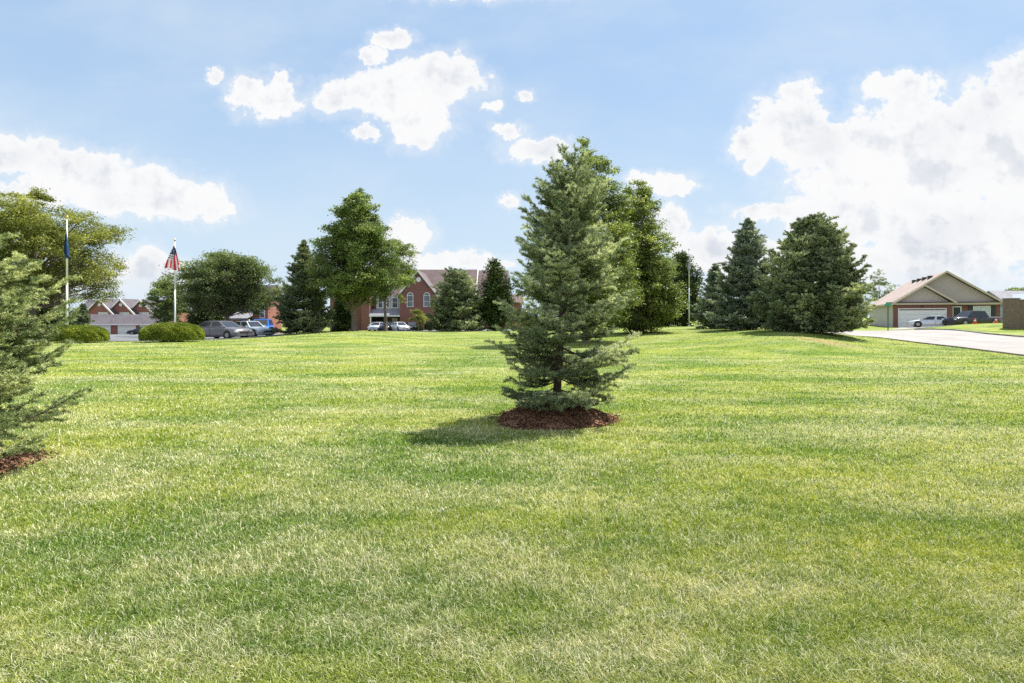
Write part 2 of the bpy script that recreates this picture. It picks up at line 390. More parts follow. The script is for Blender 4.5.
def mat_pave(name, lo, hi, scale=.5, joints=False):
    m, t, b = newmat(name)
    pos = t.new('ShaderNodeTexCoord').outputs['Object']
    n = t.noise(pos, scale, 6, .6); n2 = t.noise(pos, 25, 3, .7)
    f = t.m('ADD', t.m('MULTIPLY', n, .65), t.m('MULTIPLY', n2, .35))
    c = t.mix(t.ramp(f, .36, .62), lo, hi)
    if joints:
        al = t.new('ShaderNodeAttribute', attribute_name='along').outputs['Fac']; ac = t.new('ShaderNodeAttribute', attribute_name='across').outputs['Fac']
        ja = t.ramp(t.m('ABSOLUTE', t.m('SUBTRACT', t.m('FRACT', t.m('DIVIDE', al, 4.6)), .5)), .488, .498)
        jc = t.ramp(t.m('ABSOLUTE', t.m('SUBTRACT', ac, .5)), .004, .010, 1, 0)
        slab = t.noise(t.comb(t.m('FLOOR', t.m('DIVIDE', al, 4.6)), t.m('FLOOR', t.m('MULTIPLY', ac, 2.0)), 0.0), 3.7, 0)
        c = t.mix(t.ramp(slab, .35, .65, 0, .22), c, tuple(k*.72 for k in lo))
        vo = t.new('ShaderNodeTexVoronoi', feature='DISTANCE_TO_EDGE'); t.put(vo.inputs['Vector'], t.v('ADD', t.v('MULTIPLY', pos, (.16, .16, 0)), t.v('MULTIPLY', t.noise(pos, .8, 4, out=1), (.35, .35, 0)))); vo.inputs['Scale'].default_value = 1
        crack = t.m('MULTIPLY', t.ramp(vo.outputs['Distance'], .002, .010, .6, 0), t.ramp(t.noise(pos, .12, 2), .45, .6))
        c = t.mix(t.m('MAXIMUM', t.m('MULTIPLY', t.m('MAXIMUM', ja, jc), .65), crack), c, (.09, .08, .075))
    t.l.new(c, b.inputs['Base Color']); b.inputs['Roughness'].default_value = .9
    return m
M = dict(
 lawn=mat_lawn(), blade=mat_blade(), mulch=mat_mulch(), bark=mat_bark('spruce_bark', (.085, .055, .045)), bark2=mat_bark('maple_bark', (.17, .14, .11)),
 needle_blue=leafy('blue_spruce_needles', (.090, .120, .062), (.37, .425, .28), (.66, .68, .47), .40, .5),
 needle_green=leafy('green_spruce_needles', (.060, .095, .036), (.31, .37, .165), (.60, .63, .34), .28, .5),
 needle_dark=leafy('dark_spruce_needles', (.040, .062, .034), (.235, .28, .155), (.46, .48, .26), .22, .55, noise_scale=.5),
 needle_silver=leafy('silver_spruce_needles', (.048, .076, .055), (.27, .325, .25), (.47, .51, .37), .22, .55),
 needle_olive=leafy('olive_spruce_needles', (.052, .078, .042), (.33, .385, .235), (.58, .60, .38), .25, .55, noise_scale=.4),
 cedar=leafy('arborvitae_foliage', (.022, .042, .015), (.10, .145, .035), (.20, .25, .06), .25, .55, noise_scale=.8),
 leaf_mid=leafy('mid_green_leaves', (.065, .105, .030), (.29, .365, .125), (.50, .55, .21), .42, .45, noise_scale=.5),
 leaf_dark=leafy('dark_green_leaves', (.050, .082, .032), (.26, .31, .125), (.42, .45, .19), .40, .45, noise_scale=.5),
 leaf_yellow=leafy('yellow_green_leaves', (.11, .135, .032), (.38, .395, .10), (.60, .57, .18), .45, .45, noise_scale=.45),
 leaf_olive=leafy('olive_leaves', (.080, .115, .030), (.31, .37, .105), (.54, .56, .20), .42, .45, noise_scale=.5),
 hedge=leafy('clipped_shrub_leaves', (.10, .145, .020), (.31, .36, .050), (.50, .52, .09), .3, .5, noise_scale=1.2),
 hedge_brown=leafy('bronze_shrub_leaves', (.12, .10, .045), (.33, .29, .13), (.45, .40, .20), .3, .5),
 concrete=mat_pave('concrete_road', (.235, .215, .205), (.30, .275, .265), .35, True),
 kerb=mat_pave('kerb_concrete', (.17, .155, .14), (.30, .28, .26), 1.5),
 asphalt=mat_pave('asphalt', (.10, .105, .12), (.15, .155, .17), .3),
 drive=mat_pave('driveway_concrete', (.23, .215, .205), (.29, .27, .26), .4),
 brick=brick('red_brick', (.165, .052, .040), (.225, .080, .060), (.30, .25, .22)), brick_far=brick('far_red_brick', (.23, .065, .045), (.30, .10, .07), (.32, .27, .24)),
 brick_brown=brick('brown_brick', (.10, .065, .05), (.22, .15, .11), (.25, .22, .19), 1.2),
 roof=shingle('brown_shingles', (.115, .080, .082)), roof_grey=shingle('grey_shingles', (.090, .078, .092)), roof_tan=shingle('tan_shingles', (.30, .235, .215)),
 roof_light=shingle('pale_grey_shingles', (.21, .21, .235)),
 white=simple('white_paint', (.72, .72, .72), .5, var=.03), cream=simple('cream_trim', (.50, .425, .33), .5, var=.04),
 side_tan=siding('taupe_siding', (.46, .395, .385)), side_pale=siding('pale_siding', (.43, .385, .39)), side_blue=siding('blue_grey_siding', (.36, .42, .50)),
 dark=simple('painted_opening_shade', (.02, .02, .022), .8), black=simple('black_shutter', (.025, .028, .032), .5),  # near black stands in for the shade inside the porch openings
 glass=simple('window_glass', (.10, .12, .14), .06, spec=.8, var=.3, scale=.7), glass_pale=simple('curtained_glass', (.50, .56, .58), .12, spec=.8, var=.1),
 pole=simple('white_pole_paint', (.78, .78, .76), .35, var=.03), steel=simple('brushed_aluminium', (.50, .52, .54), .35, .6),
 gold=simple('gilt_ball', (.75, .55, .2), .3, .8),
 rubber=simple('tyre_rubber', (.02, .02, .02), .85), rim=simple('alloy_rim', (.28, .29, .30), .3, .7),
 trim=simple('black_plastic', (.025, .025, .028), .5), lamp=simple('headlamp_lens', (.75, .77, .80), .08, spec=.9), red_lens=simple('tail_lamp_lens', (.45, .015, .015), .15),
 green_sign=simple('green_sign_sheet', (.01, .30, .17), .4), sign_post=simple('green_sign_post', (.035, .10, .06), .5, .3),
 orange=simple('red_orange_plastic', (.80, .06, .025), .5), plate=simple('number_plate', (.7, .7, .68), .5),
)

# ---------------------------------------------------------------- ground sheets
def build_ground():
    az = np.concatenate([np.linspace(-62, 62, 420)]); rr = np.exp(np.linspace(math.log(1.6), math.log(2500), 420))
    A, Rr = np.meshgrid(np.radians(az), rr)
    # far side: fan in tan-space ahead of the camera, closed by a plain skirt round and behind it
    X = np.tan(A)*Rr; Y = Rr
    Z = ground_np(X, Y)
    n0, n1 = X.shape
    V = np.stack([X.ravel(), Y.ravel(), Z.ravel()], 1)
    idx = np.arange(n0*n1).reshape(n0, n1)
    Fc = np.stack([idx[:-1, :-1].ravel(), idx[:-1, 1:].ravel(), idx[1:, 1:].ravel(), idx[1:, :-1].ravel()], 1)
    o = link_mesh('lawn', np_mesh('lawn', V, Fc), M['lawn'], None, True); tag(o, kind='structure')
    # ground behind the photographer
    me = bpy.data.meshes.new('ground')
    w = math.tan(R(62))
    vs = [(-w*1.6, 1.6, -.0), (w*1.6, 1.6, -.0), (2500*w, 2500, -.05), (2500*w, -2500, 0), (-2500*w, -2500, 0), (-2500*w, 2500, -.05)]
    me.from_pydata(vs, [], [(0, 1, 2, 3, 4, 5)])
    o = link_mesh('ground', me, M['lawn']); tag(o, kind='structure')
build_ground()

def draped(name, mat, quad_rows, lift=0.02):
    """quad_rows: list of (left point, right point) xy pairs; subdivided and laid on the terrain"""
    V = []; nx = 24; rows = []
    for (a, b), (c, d) in zip(quad_rows[:-1], quad_rows[1:]):
        n = max(2, int(max(math.dist(a, c), math.dist(b, d))/1.0))
        for k in range(n):
            s = k/n; rows.append(((a[0]+(c[0]-a[0])*s, a[1]+(c[1]-a[1])*s), (b[0]+(d[0]-b[0])*s, b[1]+(d[1]-b[1])*s)))
    rows.append(quad_rows[-1])
    P = np.array([[[l[0]+(r[0]-l[0])*k/nx, l[1]+(r[1]-l[1])*k/nx] for k in range(nx+1)] for l, r in rows])
    Z = ground_np(P[..., 0], P[..., 1])+lift
    V = np.concatenate([P, Z[..., None]], 2).reshape(-1, 3)
    idx = np.arange(len(V)).reshape(len(rows), nx+1)
    Fc = np.stack([idx[:-1, :-1].ravel(), idx[:-1, 1:].ravel(), idx[1:, 1:].ravel(), idx[1:, :-1].ravel()], 1)
    al = np.concatenate([[0], np.cumsum(np.linalg.norm(np.diff(P[:, nx//2], axis=0), axis=1))])
    al = np.repeat(al, nx+1); ac = np.tile(np.arange(nx+1)/nx, len(rows))
    return link_mesh(name, np_mesh(name, V, Fc, {'along': al, 'across': ac}), mat)
def kerb_line(pts, w=.16, h=.13, parent=None, name='kerb'):
    mb = MB()
    for (a, b) in zip(pts[:-1], pts[1:]):
        n = max(1, int(math.dist(a, b)/2.5))
        dx = (b[0]-a[0]); dy = (b[1]-a[1]); L = math.hypot(dx, dy); nx_ = -dy/L*w/2; ny_ = dx/L*w/2
        for k in range(n):
            p = [(a[0]+dx*s, a[1]+dy*s) for s in (k/n, (k+1)/n)]
            vs = []
            for q in p:
                z = gz(*q)
                for sx, zz in ((-1, -.1), (1, -.1), (1, h), (-1, h)): vs.append((q[0]+sx*nx_, q[1]+sx*ny_, z+zz))
            mb.add(vs, [(0, 1, 5, 4), (1, 2, 6, 5), (2, 3, 7, 6), (3, 0, 4, 7), (0, 3, 2, 1), (4, 5, 6, 7)])
    o = mb.build(name, M['kerb'], parent); 
    if parent is None: tag(o, kind='structure')
    return o
# concrete street on the right, bending away behind the mound
near = [(18.6, 5), (18.9, 12), uvp(1090, 19.5), uvp(1024, 23.3), uvp(960, 29.5), uvp(915, 34), uvp(878, 39), uvp(845, 44.5), uvp(805, 50.5), uvp(760, 55.5), uvp(700, 61.5), uvp(600, 68)]
far = [(37.5, 5), (37.8, 14), (38.0, 23), (38.2, 32), (38.35, 42.3), uvp(990, 45.3), uvp(955, 50.0), uvp(915, 56.0), uvp(862, 60.8), uvp(800, 64.5), uvp(715, 69.5), uvp(610, 76)]
tag(draped('road', M['concrete'], list(zip(near, far)), .015), kind='structure')
kerb_line(near[:-1], h=.07); kerb_line(far[:8], h=.12)
# car park on the left
an = [uvp(-420, 30), uvp(-150, 37), uvp(60, 38.3), uvp(160, 38.6), uvp(205, 42.5), uvp(262, 44.5), uvp(330, 54), uvp(420, 72), uvp(540, 78)]
af = [uvp(-420, 112), uvp(-150, 112), uvp(60, 111), uvp(110, 111), uvp(165, 109), uvp(230, 84), uvp(300, 84), uvp(400, 97), uvp(540, 97)]
tag(draped('car_park', M['asphalt'], list(zip(an, af)), .03), kind='structure')
# driveway of the right hand house
tag(draped('driveway', M['drive'], [(uvp(889, 59.5), uvp(955, 57)), (uvp(899, 66), uvp(958, 63)), (uvp(899, 73.6), uvp(950, 71.4))], .03), kind='structure')

# ---------------------------------------------------------------- grass blades (near field)
def build_grass():
    rng = np.random.default_rng(7)
    Vs = []; Ts = []; cnt = 0
    N = 1250000
    v = rng.uniform(EYE/46.0, EYE/1.75, N)                 # even spacing in viewing angle = thinner with distance
    Y = EYE/v
    X = rng.uniform(-1.12, 1.12, N)*Y
    # keep off mulch rings, road
    c1 = (X-.69)**2+(Y-8.95)**2 > (.92+.06*rng.normal(size=N))**2*(1+.15*np.sin(5*np.arctan2(Y-8.9, X-.69)))
    c2 = (X+6.1)**2+(Y-5.75)**2 > (.90+.05*rng.normal(size=N))**2
    c3 = ~((Y < 46) & (X > np.interp(Y, [p[1] for p in near[:9]], [p[0] for p in near[:9]])-.1))
    c4 = Y < np.interp(X/Y*F+512, [-300, 160, 205, 262, 330], [34, 38.3, 42.2, 44.2, 50])
    k = c1 & c2 & c3 & c4
    X = X[k]; Y = Y[k]; n = len(X)
    Z = ground_np(X, Y)
    # clumps: taller / shorter patches
    cl = .5+.5*np.sin(X*7.1+2.3*np.sin(Y*5.3))*np.sin(Y*8.7+1.9*np.sin(X*6.1))
    h = rng.uniform(.020, .048, n)*(.75+.45*cl)*np.where(rng.random(n) < .02, 1.5, 1)
    wd = np.maximum(.0016, .30*Y/F)*rng.uniform(.7, 1.3, n)
    an_ = rng.uniform(0, 2*np.pi, n); la = rng.uniform(0, 2*np.pi, n); lean = rng.uniform(.15, 1.0, n)*h
    an_ = la+np.pi/2+rng.normal(0, .5, n)
    ax = np.stack([np.cos(an_), np.sin(an_), 0*an_], 1)*wd[:, None]
    base = np.stack([X, Y, Z-.004], 1)
    mid = base+np.stack([np.cos(la)*lean*.32, np.sin(la)*lean*.32, h*.62], 1)
    tip = base+np.stack([np.cos(la)*lean, np.sin(la)*lean, h*rng.uniform(.75, 1.0, n)], 1)
    V = np.stack([base-ax, base+ax, mid-ax*.85, mid+ax*.85, tip-ax*.2, tip+ax*.2], 1).reshape(-1, 3)
    i = np.arange(n, dtype=np.int32)*6
    Fc = np.concatenate([np.stack([i, i+1, i+3, i+2], 1), np.stack([i+2, i+3, i+5, i+4], 1)])
    tone = np.repeat(rng.random(n), 6)
    o = link_mesh('grass', np_mesh('grass', V, Fc, {'tone': tone}), M['blade']); tag(o, 'short mown lawn grass with dry straw coloured blades', 'grass', kind='stuff')
build_grass()

# ---------------------------------------------------------------- conifers
def unit(a): return a/np.maximum(np.linalg.norm(a, axis=-1, keepdims=True), 1e-9)
def needles(P0, P1, tone, K, nl, nw, rng, fwd=.75):
    """bristle every shoot P0->P1 with K flat needles"""
    n = len(P0); ax = P1-P0; L = np.linalg.norm(ax, axis=1); d = unit(ax)
    ref = np.where(np.abs(d[:, 2:3]) < .9, np.array([[0, 0, 1.]]), np.array([[1., 0, 0]]))
    s = unit(np.cross(d, ref)); u = np.cross(s, d)
    t = np.tile((np.arange(K)+.5)/K, (n, 1))+rng.uniform(-.5/K, .5/K, (n, K))
    ph = rng.uniform(0, 2*np.pi, (n, K))
    rad = s[:, None]*np.cos(ph)[..., None]+u[:, None]*np.sin(ph)[..., None]
    base = P0[:, None]+ax[:, None]*t[..., None]
    f = fwd*rng.uniform(.7, 1.3, (n, K, 1)); dirn = unit(d[:, None]*f+rad)
    ln = nl*rng.uniform(.7, 1.2, (n, K, 1))
    tip = base+dirn*ln
    sd_ = unit(np.cross(dirn, unit(rng.normal(size=(n, K, 3)))))*(nw/2)
    V = np.stack([base-sd_, base+sd_, tip+sd_*.35, tip-sd_*.35], 2).reshape(-1, 3)
    m = n*K; i = np.arange(m, dtype=np.int32)*4
    Fc = np.stack([i, i+1, i+2, i+3], 1)
    tn = np.clip(np.repeat(tone, K)+rng.normal(0, .07, m), 0, 1)
    return V, Fc, np.repeat(tn, 4)
def tubes_np(segs, n=4):
    """segs: list of (p0,p1,r0,r1)"""
    P0 = np.array([s[0] for s in segs], float); P1 = np.array([s[1] for s in segs], float)
    r0 = np.array([s[2] for s in segs]); r1 = np.array([s[3] for s in segs])
    d = unit(P1-P0); ref = np.where(np.abs(d[:, 2:3]) < .9, np.array([[0, 0, 1.]]), np.array([[1., 0, 0]]))
    s = unit(np.cross(d, ref)); u = np.cross(s, d)
    a = np.arange(n)*2*np.pi/n
    ring = s[:, None]*np.cos(a)[None, :, None]+u[:, None]*np.sin(a)[None, :, None]
    V = np.concatenate([P0[:, None]+ring*r0[:, None, None], P1[:, None]+ring*r1[:, None, None]], 1).reshape(-1, 3)
    b = (np.arange(len(segs))*2*n)[:, None]; k = np.arange(n)[None]
    Fc = np.stack([b+k, b+(k+1) % n, b+(k+1) % n+n, b+k+n], 2).reshape(-1, 4)
    return V, Fc
def spruce(name, loc, h, Rd, mat, label, seed, u=.09, K=26, nl=.024, nw=.004, clear=.15, power=.85, dz=None, group=None,
           low=.85, peak=.12, el0=-8, el1=48, nb=7, cat='spruce', jit=(.74, 1.10), bark='bark', fill=1.0, lean=(0, 0), twig_w=None, zfloor=.06, offs=None):
    rng = np.random.default_rng(seed); root = empty(name, loc, 0, label, cat, group)
    dz = dz or h*.038
    P0 = []; P1 = []; TN = []; wood = []
    z = clear; trunk_r = h*.0125+.01
    def tp(z): return np.array([lean[0]*z/h, lean[1]*z/h, z])
    while z < h*.985:
        t = z/h
        prof = (low+(1-low)*min(1, t/peak)) if t < peak else ((1-t)/(1-peak))**power
        n_here = max(4, int(round(nb*(.75+.35*rng.random()))))
        if t > .9: n_here = 4
        a0 = rng.uniform(0, 6.28)
        for j in range(n_here):
            az = a0+j*2*math.pi/n_here+rng.normal(0, .2)
            L = Rd*prof*rng.uniform(*jit)
            if offs: L *= 1+offs[1]*math.cos(az-offs[0])
            L = max(L-.65*u*(1-.5*t), u*.8*min(1, .25+2.6*(1-t)))
            zb = z+rng.uniform(-.5, .5)*dz
            el = R(el0+(el1-el0)*t**1.15+rng.normal(0, 5))
            hx = np.array([math.cos(az), math.sin(az), 0.0]); side = np.array([-math.sin(az), math.cos(az), 0.0])
            up = np.array([0, 0, 1.0])
            sag = -.10*L*(1-t); upt = .16*L
            def bp(s):
                p = tp(zb)+hx*(L*s*math.cos(el))+up*(L*s*math.sin(el)+sag*math.sin(s*math.pi)*1.0+upt*s**3)
                return p
            ns = max(3, int(L/(u*.9)))
            ss = np.linspace(0, 1, ns+1)
            pts = [bp(s) for s in ss]
            br = .006+L*.008
            for k in range(ns): wood.append((pts[k], pts[k+1], br*(1-.8*ss[k]), br*(1-.8*ss[k+1])))
            # leader shoots
            bt = rng.uniform(.10, .50)
            s_in = .22 if L > 4*u else .0
            for k in range(ns):
                if ss[k+1] < s_in+rng.uniform(0, .1): continue
                P0.append(pts[k]); P1.append(pts[k+1]); TN.append(bt+(.35 if k == ns-1 else 0))
            # side twigs
            st = max(2, int(L/(u*.62*1/fill)))
            for k in range(st):
                s = s_in+(1-s_in)*(k+rng.uniform(.2, .8))/st
                p = bp(s); ln0 = min(L*.50*(1-s)+u*1.0, L*.5)
                for sg in (-1, 1):
                    ln = ln0*rng.uniform(.6, 1.1)
                    tw = hx*.62+side*sg*.8+up*(math.tan(el)*.5+rng.normal(0.05, .16)); tw /= np.linalg.norm(tw)
                    q = p+tw*ln+up*(.08*ln)
                    nt = max(1, int(ln/u)); prev = p
                    for kk in range(nt):
                        s2 = (kk+1)/nt; cur = p+tw*ln*s2+up*(.12*ln*s2*s2)
                        P0.append(prev); P1.append(cur); TN.append(bt+(.40 if kk == nt-1 else -.05)+rng.normal(0, .08))
                        if nt > 1 or rng.random() < .5:
                            for sg2 in (-1, 1):
                                if rng.random() < .12: continue
                                tw2 = tw*.68+np.cross(tw, up)*sg2*.7+up*rng.normal(.08, .22); tw2 /= np.linalg.norm(tw2)
                                l2 = min(u, L)*rng.uniform(.6, 1.15)*(1.25-.5*s2)
                                o_ = prev+(cur-prev)*rng.uniform(.1, .9)
                                P0.append(o_); P1.append(o_+tw2*l2); TN.append(bt+.32+rng.normal(0, .14))
                        prev = cur
                    if nt > 1: wood.append((p, q, br*.35, br*.15))
        z += dz*(1-.35*t)*rng.uniform(.85, 1.15)
    # leader at the top
    top = tp(h)
    P0.append(tp(h*.93)); P1.append(top); TN.append(.6)
    for a in range(5):
        b = a*1.257+rng.uniform(0, .5); zz = h*rng.uniform(.93, .97)
        P0.append(tp(zz)); P1.append(tp(zz)+np.array([math.cos(b)*u*.6, math.sin(b)*u*.6, u*.6])); TN.append(.7)
    P0 = np.array(P0); P1 = np.array(P1); TN = np.clip(np.array(TN), 0, 1)
    okk = np.minimum(P0[:, 2], P1[:, 2]) > zfloor
    P0 = P0[okk]; P1 = P1[okk]; TN = TN[okk]
    V, Fc, tn = needles(P0, P1, TN, K, nl, nw, rng)
    cr = link_mesh('crown', np_mesh('crown', V, Fc, {'tone': tn}), mat, root)
    nseg = 8; zz = np.linspace(-.15, h*.97, nseg+1)
    for k in range(nseg):
        wood.append((tp(zz[k]), tp(zz[k+1]), trunk_r*(1.15-zz[k]/h), trunk_r*(1.15-zz[k+1]/h)))
    V, Fc = tubes_np(wood, 5 if u < .12 else 4)
    link_mesh('trunk', np_mesh('trunk', V, Fc), M[bark], root)
    return root

def mulch_ring(name, loc, r, hgt, label, seed, rock=True):
    rng = np.random.default_rng(seed); nr, na = 26, 72
    V = [(0, 0, hgt)]; 
    for i in range(1, nr+1):
        for j in range(na):
            a = j*2*math.pi/na; s = i/nr
            rr = r*s*(1+.09*math.sin(3*a+seed)+.05*math.sin(7*a)*s)
            zz = hgt*(1-s**1.7)+rng.normal(0, .011)*(s < .98)-.02*(s >= .98)
            V.append((rr*math.cos(a), rr*math.sin(a), zz))
    V = np.array(V); 
    me = bpy.data.meshes.new(name)
    Fs = [(0, 1+j, 1+(j+1) % na) for j in range(na)]
    for i in range(nr-1):
        for j in range(na):
            a = 1+i*na+j; b = 1+i*na+(j+1) % na; Fs.append((a, a+na, b+na, b))
    Vl = [tuple(v) for v in V]
    # loose chips of bark
    for k in range(7500 if rock else 0):
        a = rng.uniform(0, 6.28); s = rng.random()**.5*1.03+(abs(rng.normal(0, .10)) if rng.random() < .25 else 0); rr = r*s*(1+.09*math.sin(3*a+seed)); x = rr*math.cos(a); y = rr*math.sin(a); z0 = hgt*(1-min(s, 1)**1.7)+.012+(.015 if s > 1 else 0)
        d = Vector((rng.normal(), rng.normal(), rng.normal()*.25)).normalized()*rng.uniform(.012, .03); e = d.cross(Vector((rng.normal(), rng.normal(), 1))).normalized()*rng.uniform(.004, .009)
        o = len(Vl); c = Vector((x, y, z0))
        Vl += [tuple(c-d-e), tuple(c+d-e), tuple(c+d+e), tuple(c-d+e)]; Fs.append((o, o+1, o+2, o+3))
    me.from_pydata(Vl, [], Fs); me.update()
    o = link_mesh(name, me, M['mulch']); o.location = loc
    return tag(o, label, 'mulch bed')

# ---------------------------------------------------------------- broadleaf trees
def broadleaf(name, loc, h, Rd, zc0, mat, label, seed, leaf=.16, n_leaf=45000, n_clump=130, shape='oval', trunk_r=.16, cat='tree', group=None,
              off=(0, 0), clump_r=None, bark='bark2', flat=.55, open_=0.0, spread=1.0):
    """h total height; Rd crown radius; zc0 crown bottom"""
    rng = np.random.default_rng(seed); root = empty(name, loc, 0, label, cat, group)
    clump_r = clump_r or Rd*.20
    def prof(t):
        if shape == 'oval': return math.sin(math.pi*min(1, max(0, t*.86+.10)))**.75
        if shape == 'cone': return (min(1, t/.18)**.6)*(1-t)**.62*1.10+.03
        if shape == 'pyramid': return (min(1, t/.2)**.5)*(1-t)**.80*1.15+.03
        if shape == 'round': return math.sqrt(max(0, 1-(2*t*.92-.86)**2))
        if shape == 'wide': return math.sqrt(max(0.02, 1-(1.75*t-.62)**2)) if t < .95 else .2
        return 1
    lob = rng.uniform(0, 6.28, 6)
    cents = []
    H = h-zc0
    ft = rng.random(n_clump*6)
    for t in ft:
        if len(cents) >= n_clump: break
        w = prof(t)
        if rng.random() > w**1.3+.05: continue
        a = rng.uniform(0, 6.28)
        rr = (rng.random()**.42)*(1-clump_r*.6/Rd)
        lobe = 1+.14*math.sin(2*a+lob[0]+3*t)+.11*math.sin(3*a+lob[1]-5*t)+.09*math.sin(5*a+lob[2]+9*t)
        r_ = Rd*w*rr*lobe
        cents.append((r_*math.cos(a)+off[0]*t, r_*math.sin(a)+off[1]*t, zc0+H*(.03+.93*t)+rng.normal(0, .12), rr))
    cents.append((off[0], off[1], h-clump_r*.7, .8))
    Cn = np.array(cents)
    # wood: trunk, limbs from the trunk up and outward to every clump
    wood = []
    trunk_top = zc0+H*.72; ns = 9
    zs = np.linspace(-.2, trunk_top, ns+1)
    wx = np.cumsum(rng.normal(0, .05, ns+1)); wy = np.cumsum(rng.normal(0, .05, ns+1))
    def tpt(z):
        return np.array([np.interp(z, zs, wx)+off[0]*max(0, (z-zc0)/H)*.8, np.interp(z, zs, wy)+off[1]*max(0, (z-zc0)/H)*.8, z])
    def trr(z): return trunk_r*(1.12-.98*max(0, z)/trunk_top)+.012
    for k in range(ns): wood.append((tpt(zs[k]), tpt(zs[k+1]), trr(zs[k])*(1.35 if k == 0 else 1), trr(zs[k+1])))
    for (cx, cy, cz, rr) in cents:
        d = math.hypot(cx, cy); zb = min(max(zc0*.8, cz-d*rng.uniform(.55, .95)-.25*H*.3), trunk_top*.98)
        p = tpt(zb); q = np.array([cx, cy, cz]); r0 = max(.012, trr(zb)*.36)
        mid = p*.5+q*.5+np.array([0, 0, .10*d])+rng.normal(0, .05*d+.02, 3)
        wood.append((p, mid, r0, r0*.62)); wood.append((mid, q, r0*.62, r0*.2))
        for k in range(4):
            e = q+rng.normal(0, clump_r*.6, 3); s = mid+(q-mid)*rng.uniform(.2, .9); wood.append((s, e, r0*.28, r0*.08))
    V, Fc = tubes_np(wood, 6)
    link_mesh('trunk', np_mesh('trunk', V, Fc), M[bark], root)
    # leaves
    ci = rng.integers(0, len(Cn), n_leaf)
    sub = rng.normal(size=(len(Cn), 7, 3))*np.array([1, 1, flat])*clump_r*.62      # twig tufts within each clump
    tj = rng.integers(0, 7, n_leaf)
    thin = np.array([.42+.58*min(1.0, 1.8*prof(min(1, max(0, (c[2]-zc0)/H)))) for c in Cn])
    sub = sub*thin[:, None, None]
    crs = clump_r*rng.uniform(.7, 1.3, len(Cn))*thin
    P = Cn[ci, :3]+sub[ci, tj]*spread+rng.normal(size=(n_leaf, 3))*np.array([1, 1, flat*.9])*(crs[ci]*.36)[:, None]*spread
    P[:, 2] = np.maximum(P[:, 2], zc0*.75)
    ctone = rng.uniform(.15, .7, len(Cn)); tone = np.clip(ctone[ci]+rng.normal(0, .16, n_leaf), 0, 1)
    d = rng.normal(size=(n_leaf, 3)); d[:, 2] = d[:, 2]*.5-.25; d = unit(d)
    nrm = unit(rng.normal(size=(n_leaf, 3))*.75+np.array([0, 0, .9])); s = unit(np.cross(nrm, d))
    l = leaf*rng.uniform(.65, 1.2, (n_leaf, 1)); w = l*.34
    V = np.stack([P, P+d*l*.5+s*w, P+d*l, P+d*l*.45-s*w], 1).reshape(-1, 3)
    i = np.arange(n_leaf, dtype=np.int32)*4
    link_mesh('crown', np_mesh('crown', V, np.stack([i, i+1, i+2, i+3], 1), {'tone': np.repeat(tone, 4)}), mat, root)
    return root

def shrub(name, loc, rx, ry, hgt, mat, label, seed, n=60000, leaf=.075, cat='shrub', group=None, rough=.018, sq=2.6):
    """clipped dome: stems inside, shell of leaves"""
    rng = np.random.default_rng(seed); root = empty(name, loc, 0, label, cat, group)
    a = rng.uniform(0, 2*np.pi, n); e = np.arcsin(rng.uniform(-.15, 1, n))
    cx = np.sign(np.cos(a))*np.abs(np.cos(a))**.9; cy = np.sign(np.sin(a))*np.abs(np.sin(a))**.9
    ce = np.cos(e)**(2/sq); se = np.sign(np.sin(e))*np.abs(np.sin(e))**(2/sq)
    lump = 1+.015*np.sin(a*5+seed)+.014*np.sin(a*9+e*6)+.012*np.sin(a*17+e*13)
    dep = 1-np.abs(rng.normal(0, rough, n))*2.0+rng.normal(0, rough*.35, n)
    P = np.stack([rx*cx*ce*lump*dep, ry*cy*ce*lump*dep, hgt*(.28+.72*np.clip(se, -.35, 1)*lump*dep)], 1)
    P[:, 2] = np.maximum(P[:, 2], .03)
    out = unit(P/np.array([rx**2, ry**2, hgt**2]))
    d = unit(rng.normal(size=(n, 3))+out*.8); nr = unit(rng.normal(size=(n, 3))*.6+out); s = unit(np.cross(nr, d))
    l = leaf*rng.uniform(.6, 1.3, (n, 1)); w = l*.36
    V = np.stack([P, P+d*l*.5+s*w, P+d*l, P+d*l*.45-s*w], 1).reshape(-1, 3); i = np.arange(n, dtype=np.int32)*4
    tone = np.clip(.45+rng.normal(0, .22, n), 0, 1)
    link_mesh('foliage', np_mesh('foliage', V, np.stack([i, i+1, i+2, i+3], 1), {'tone': np.repeat(tone, 4)}), mat, root)
    wood = []
    for k in range(40):
        aa = rng.uniform(0, 6.28); q = np.array([rx*.7*math.cos(aa)*rng.random()**.5, ry*.7*math.sin(aa)*rng.random()**.5, hgt*.8*rng.uniform(.7, 1)])
        p = np.array([q[0]*.5, q[1]*.4, -.05]); wood.append((p, q, .03, .012))
    V, Fc = tubes_np(wood, 5); link_mesh('stem', np_mesh('stem', V, Fc), M['bark'], root)
    return root

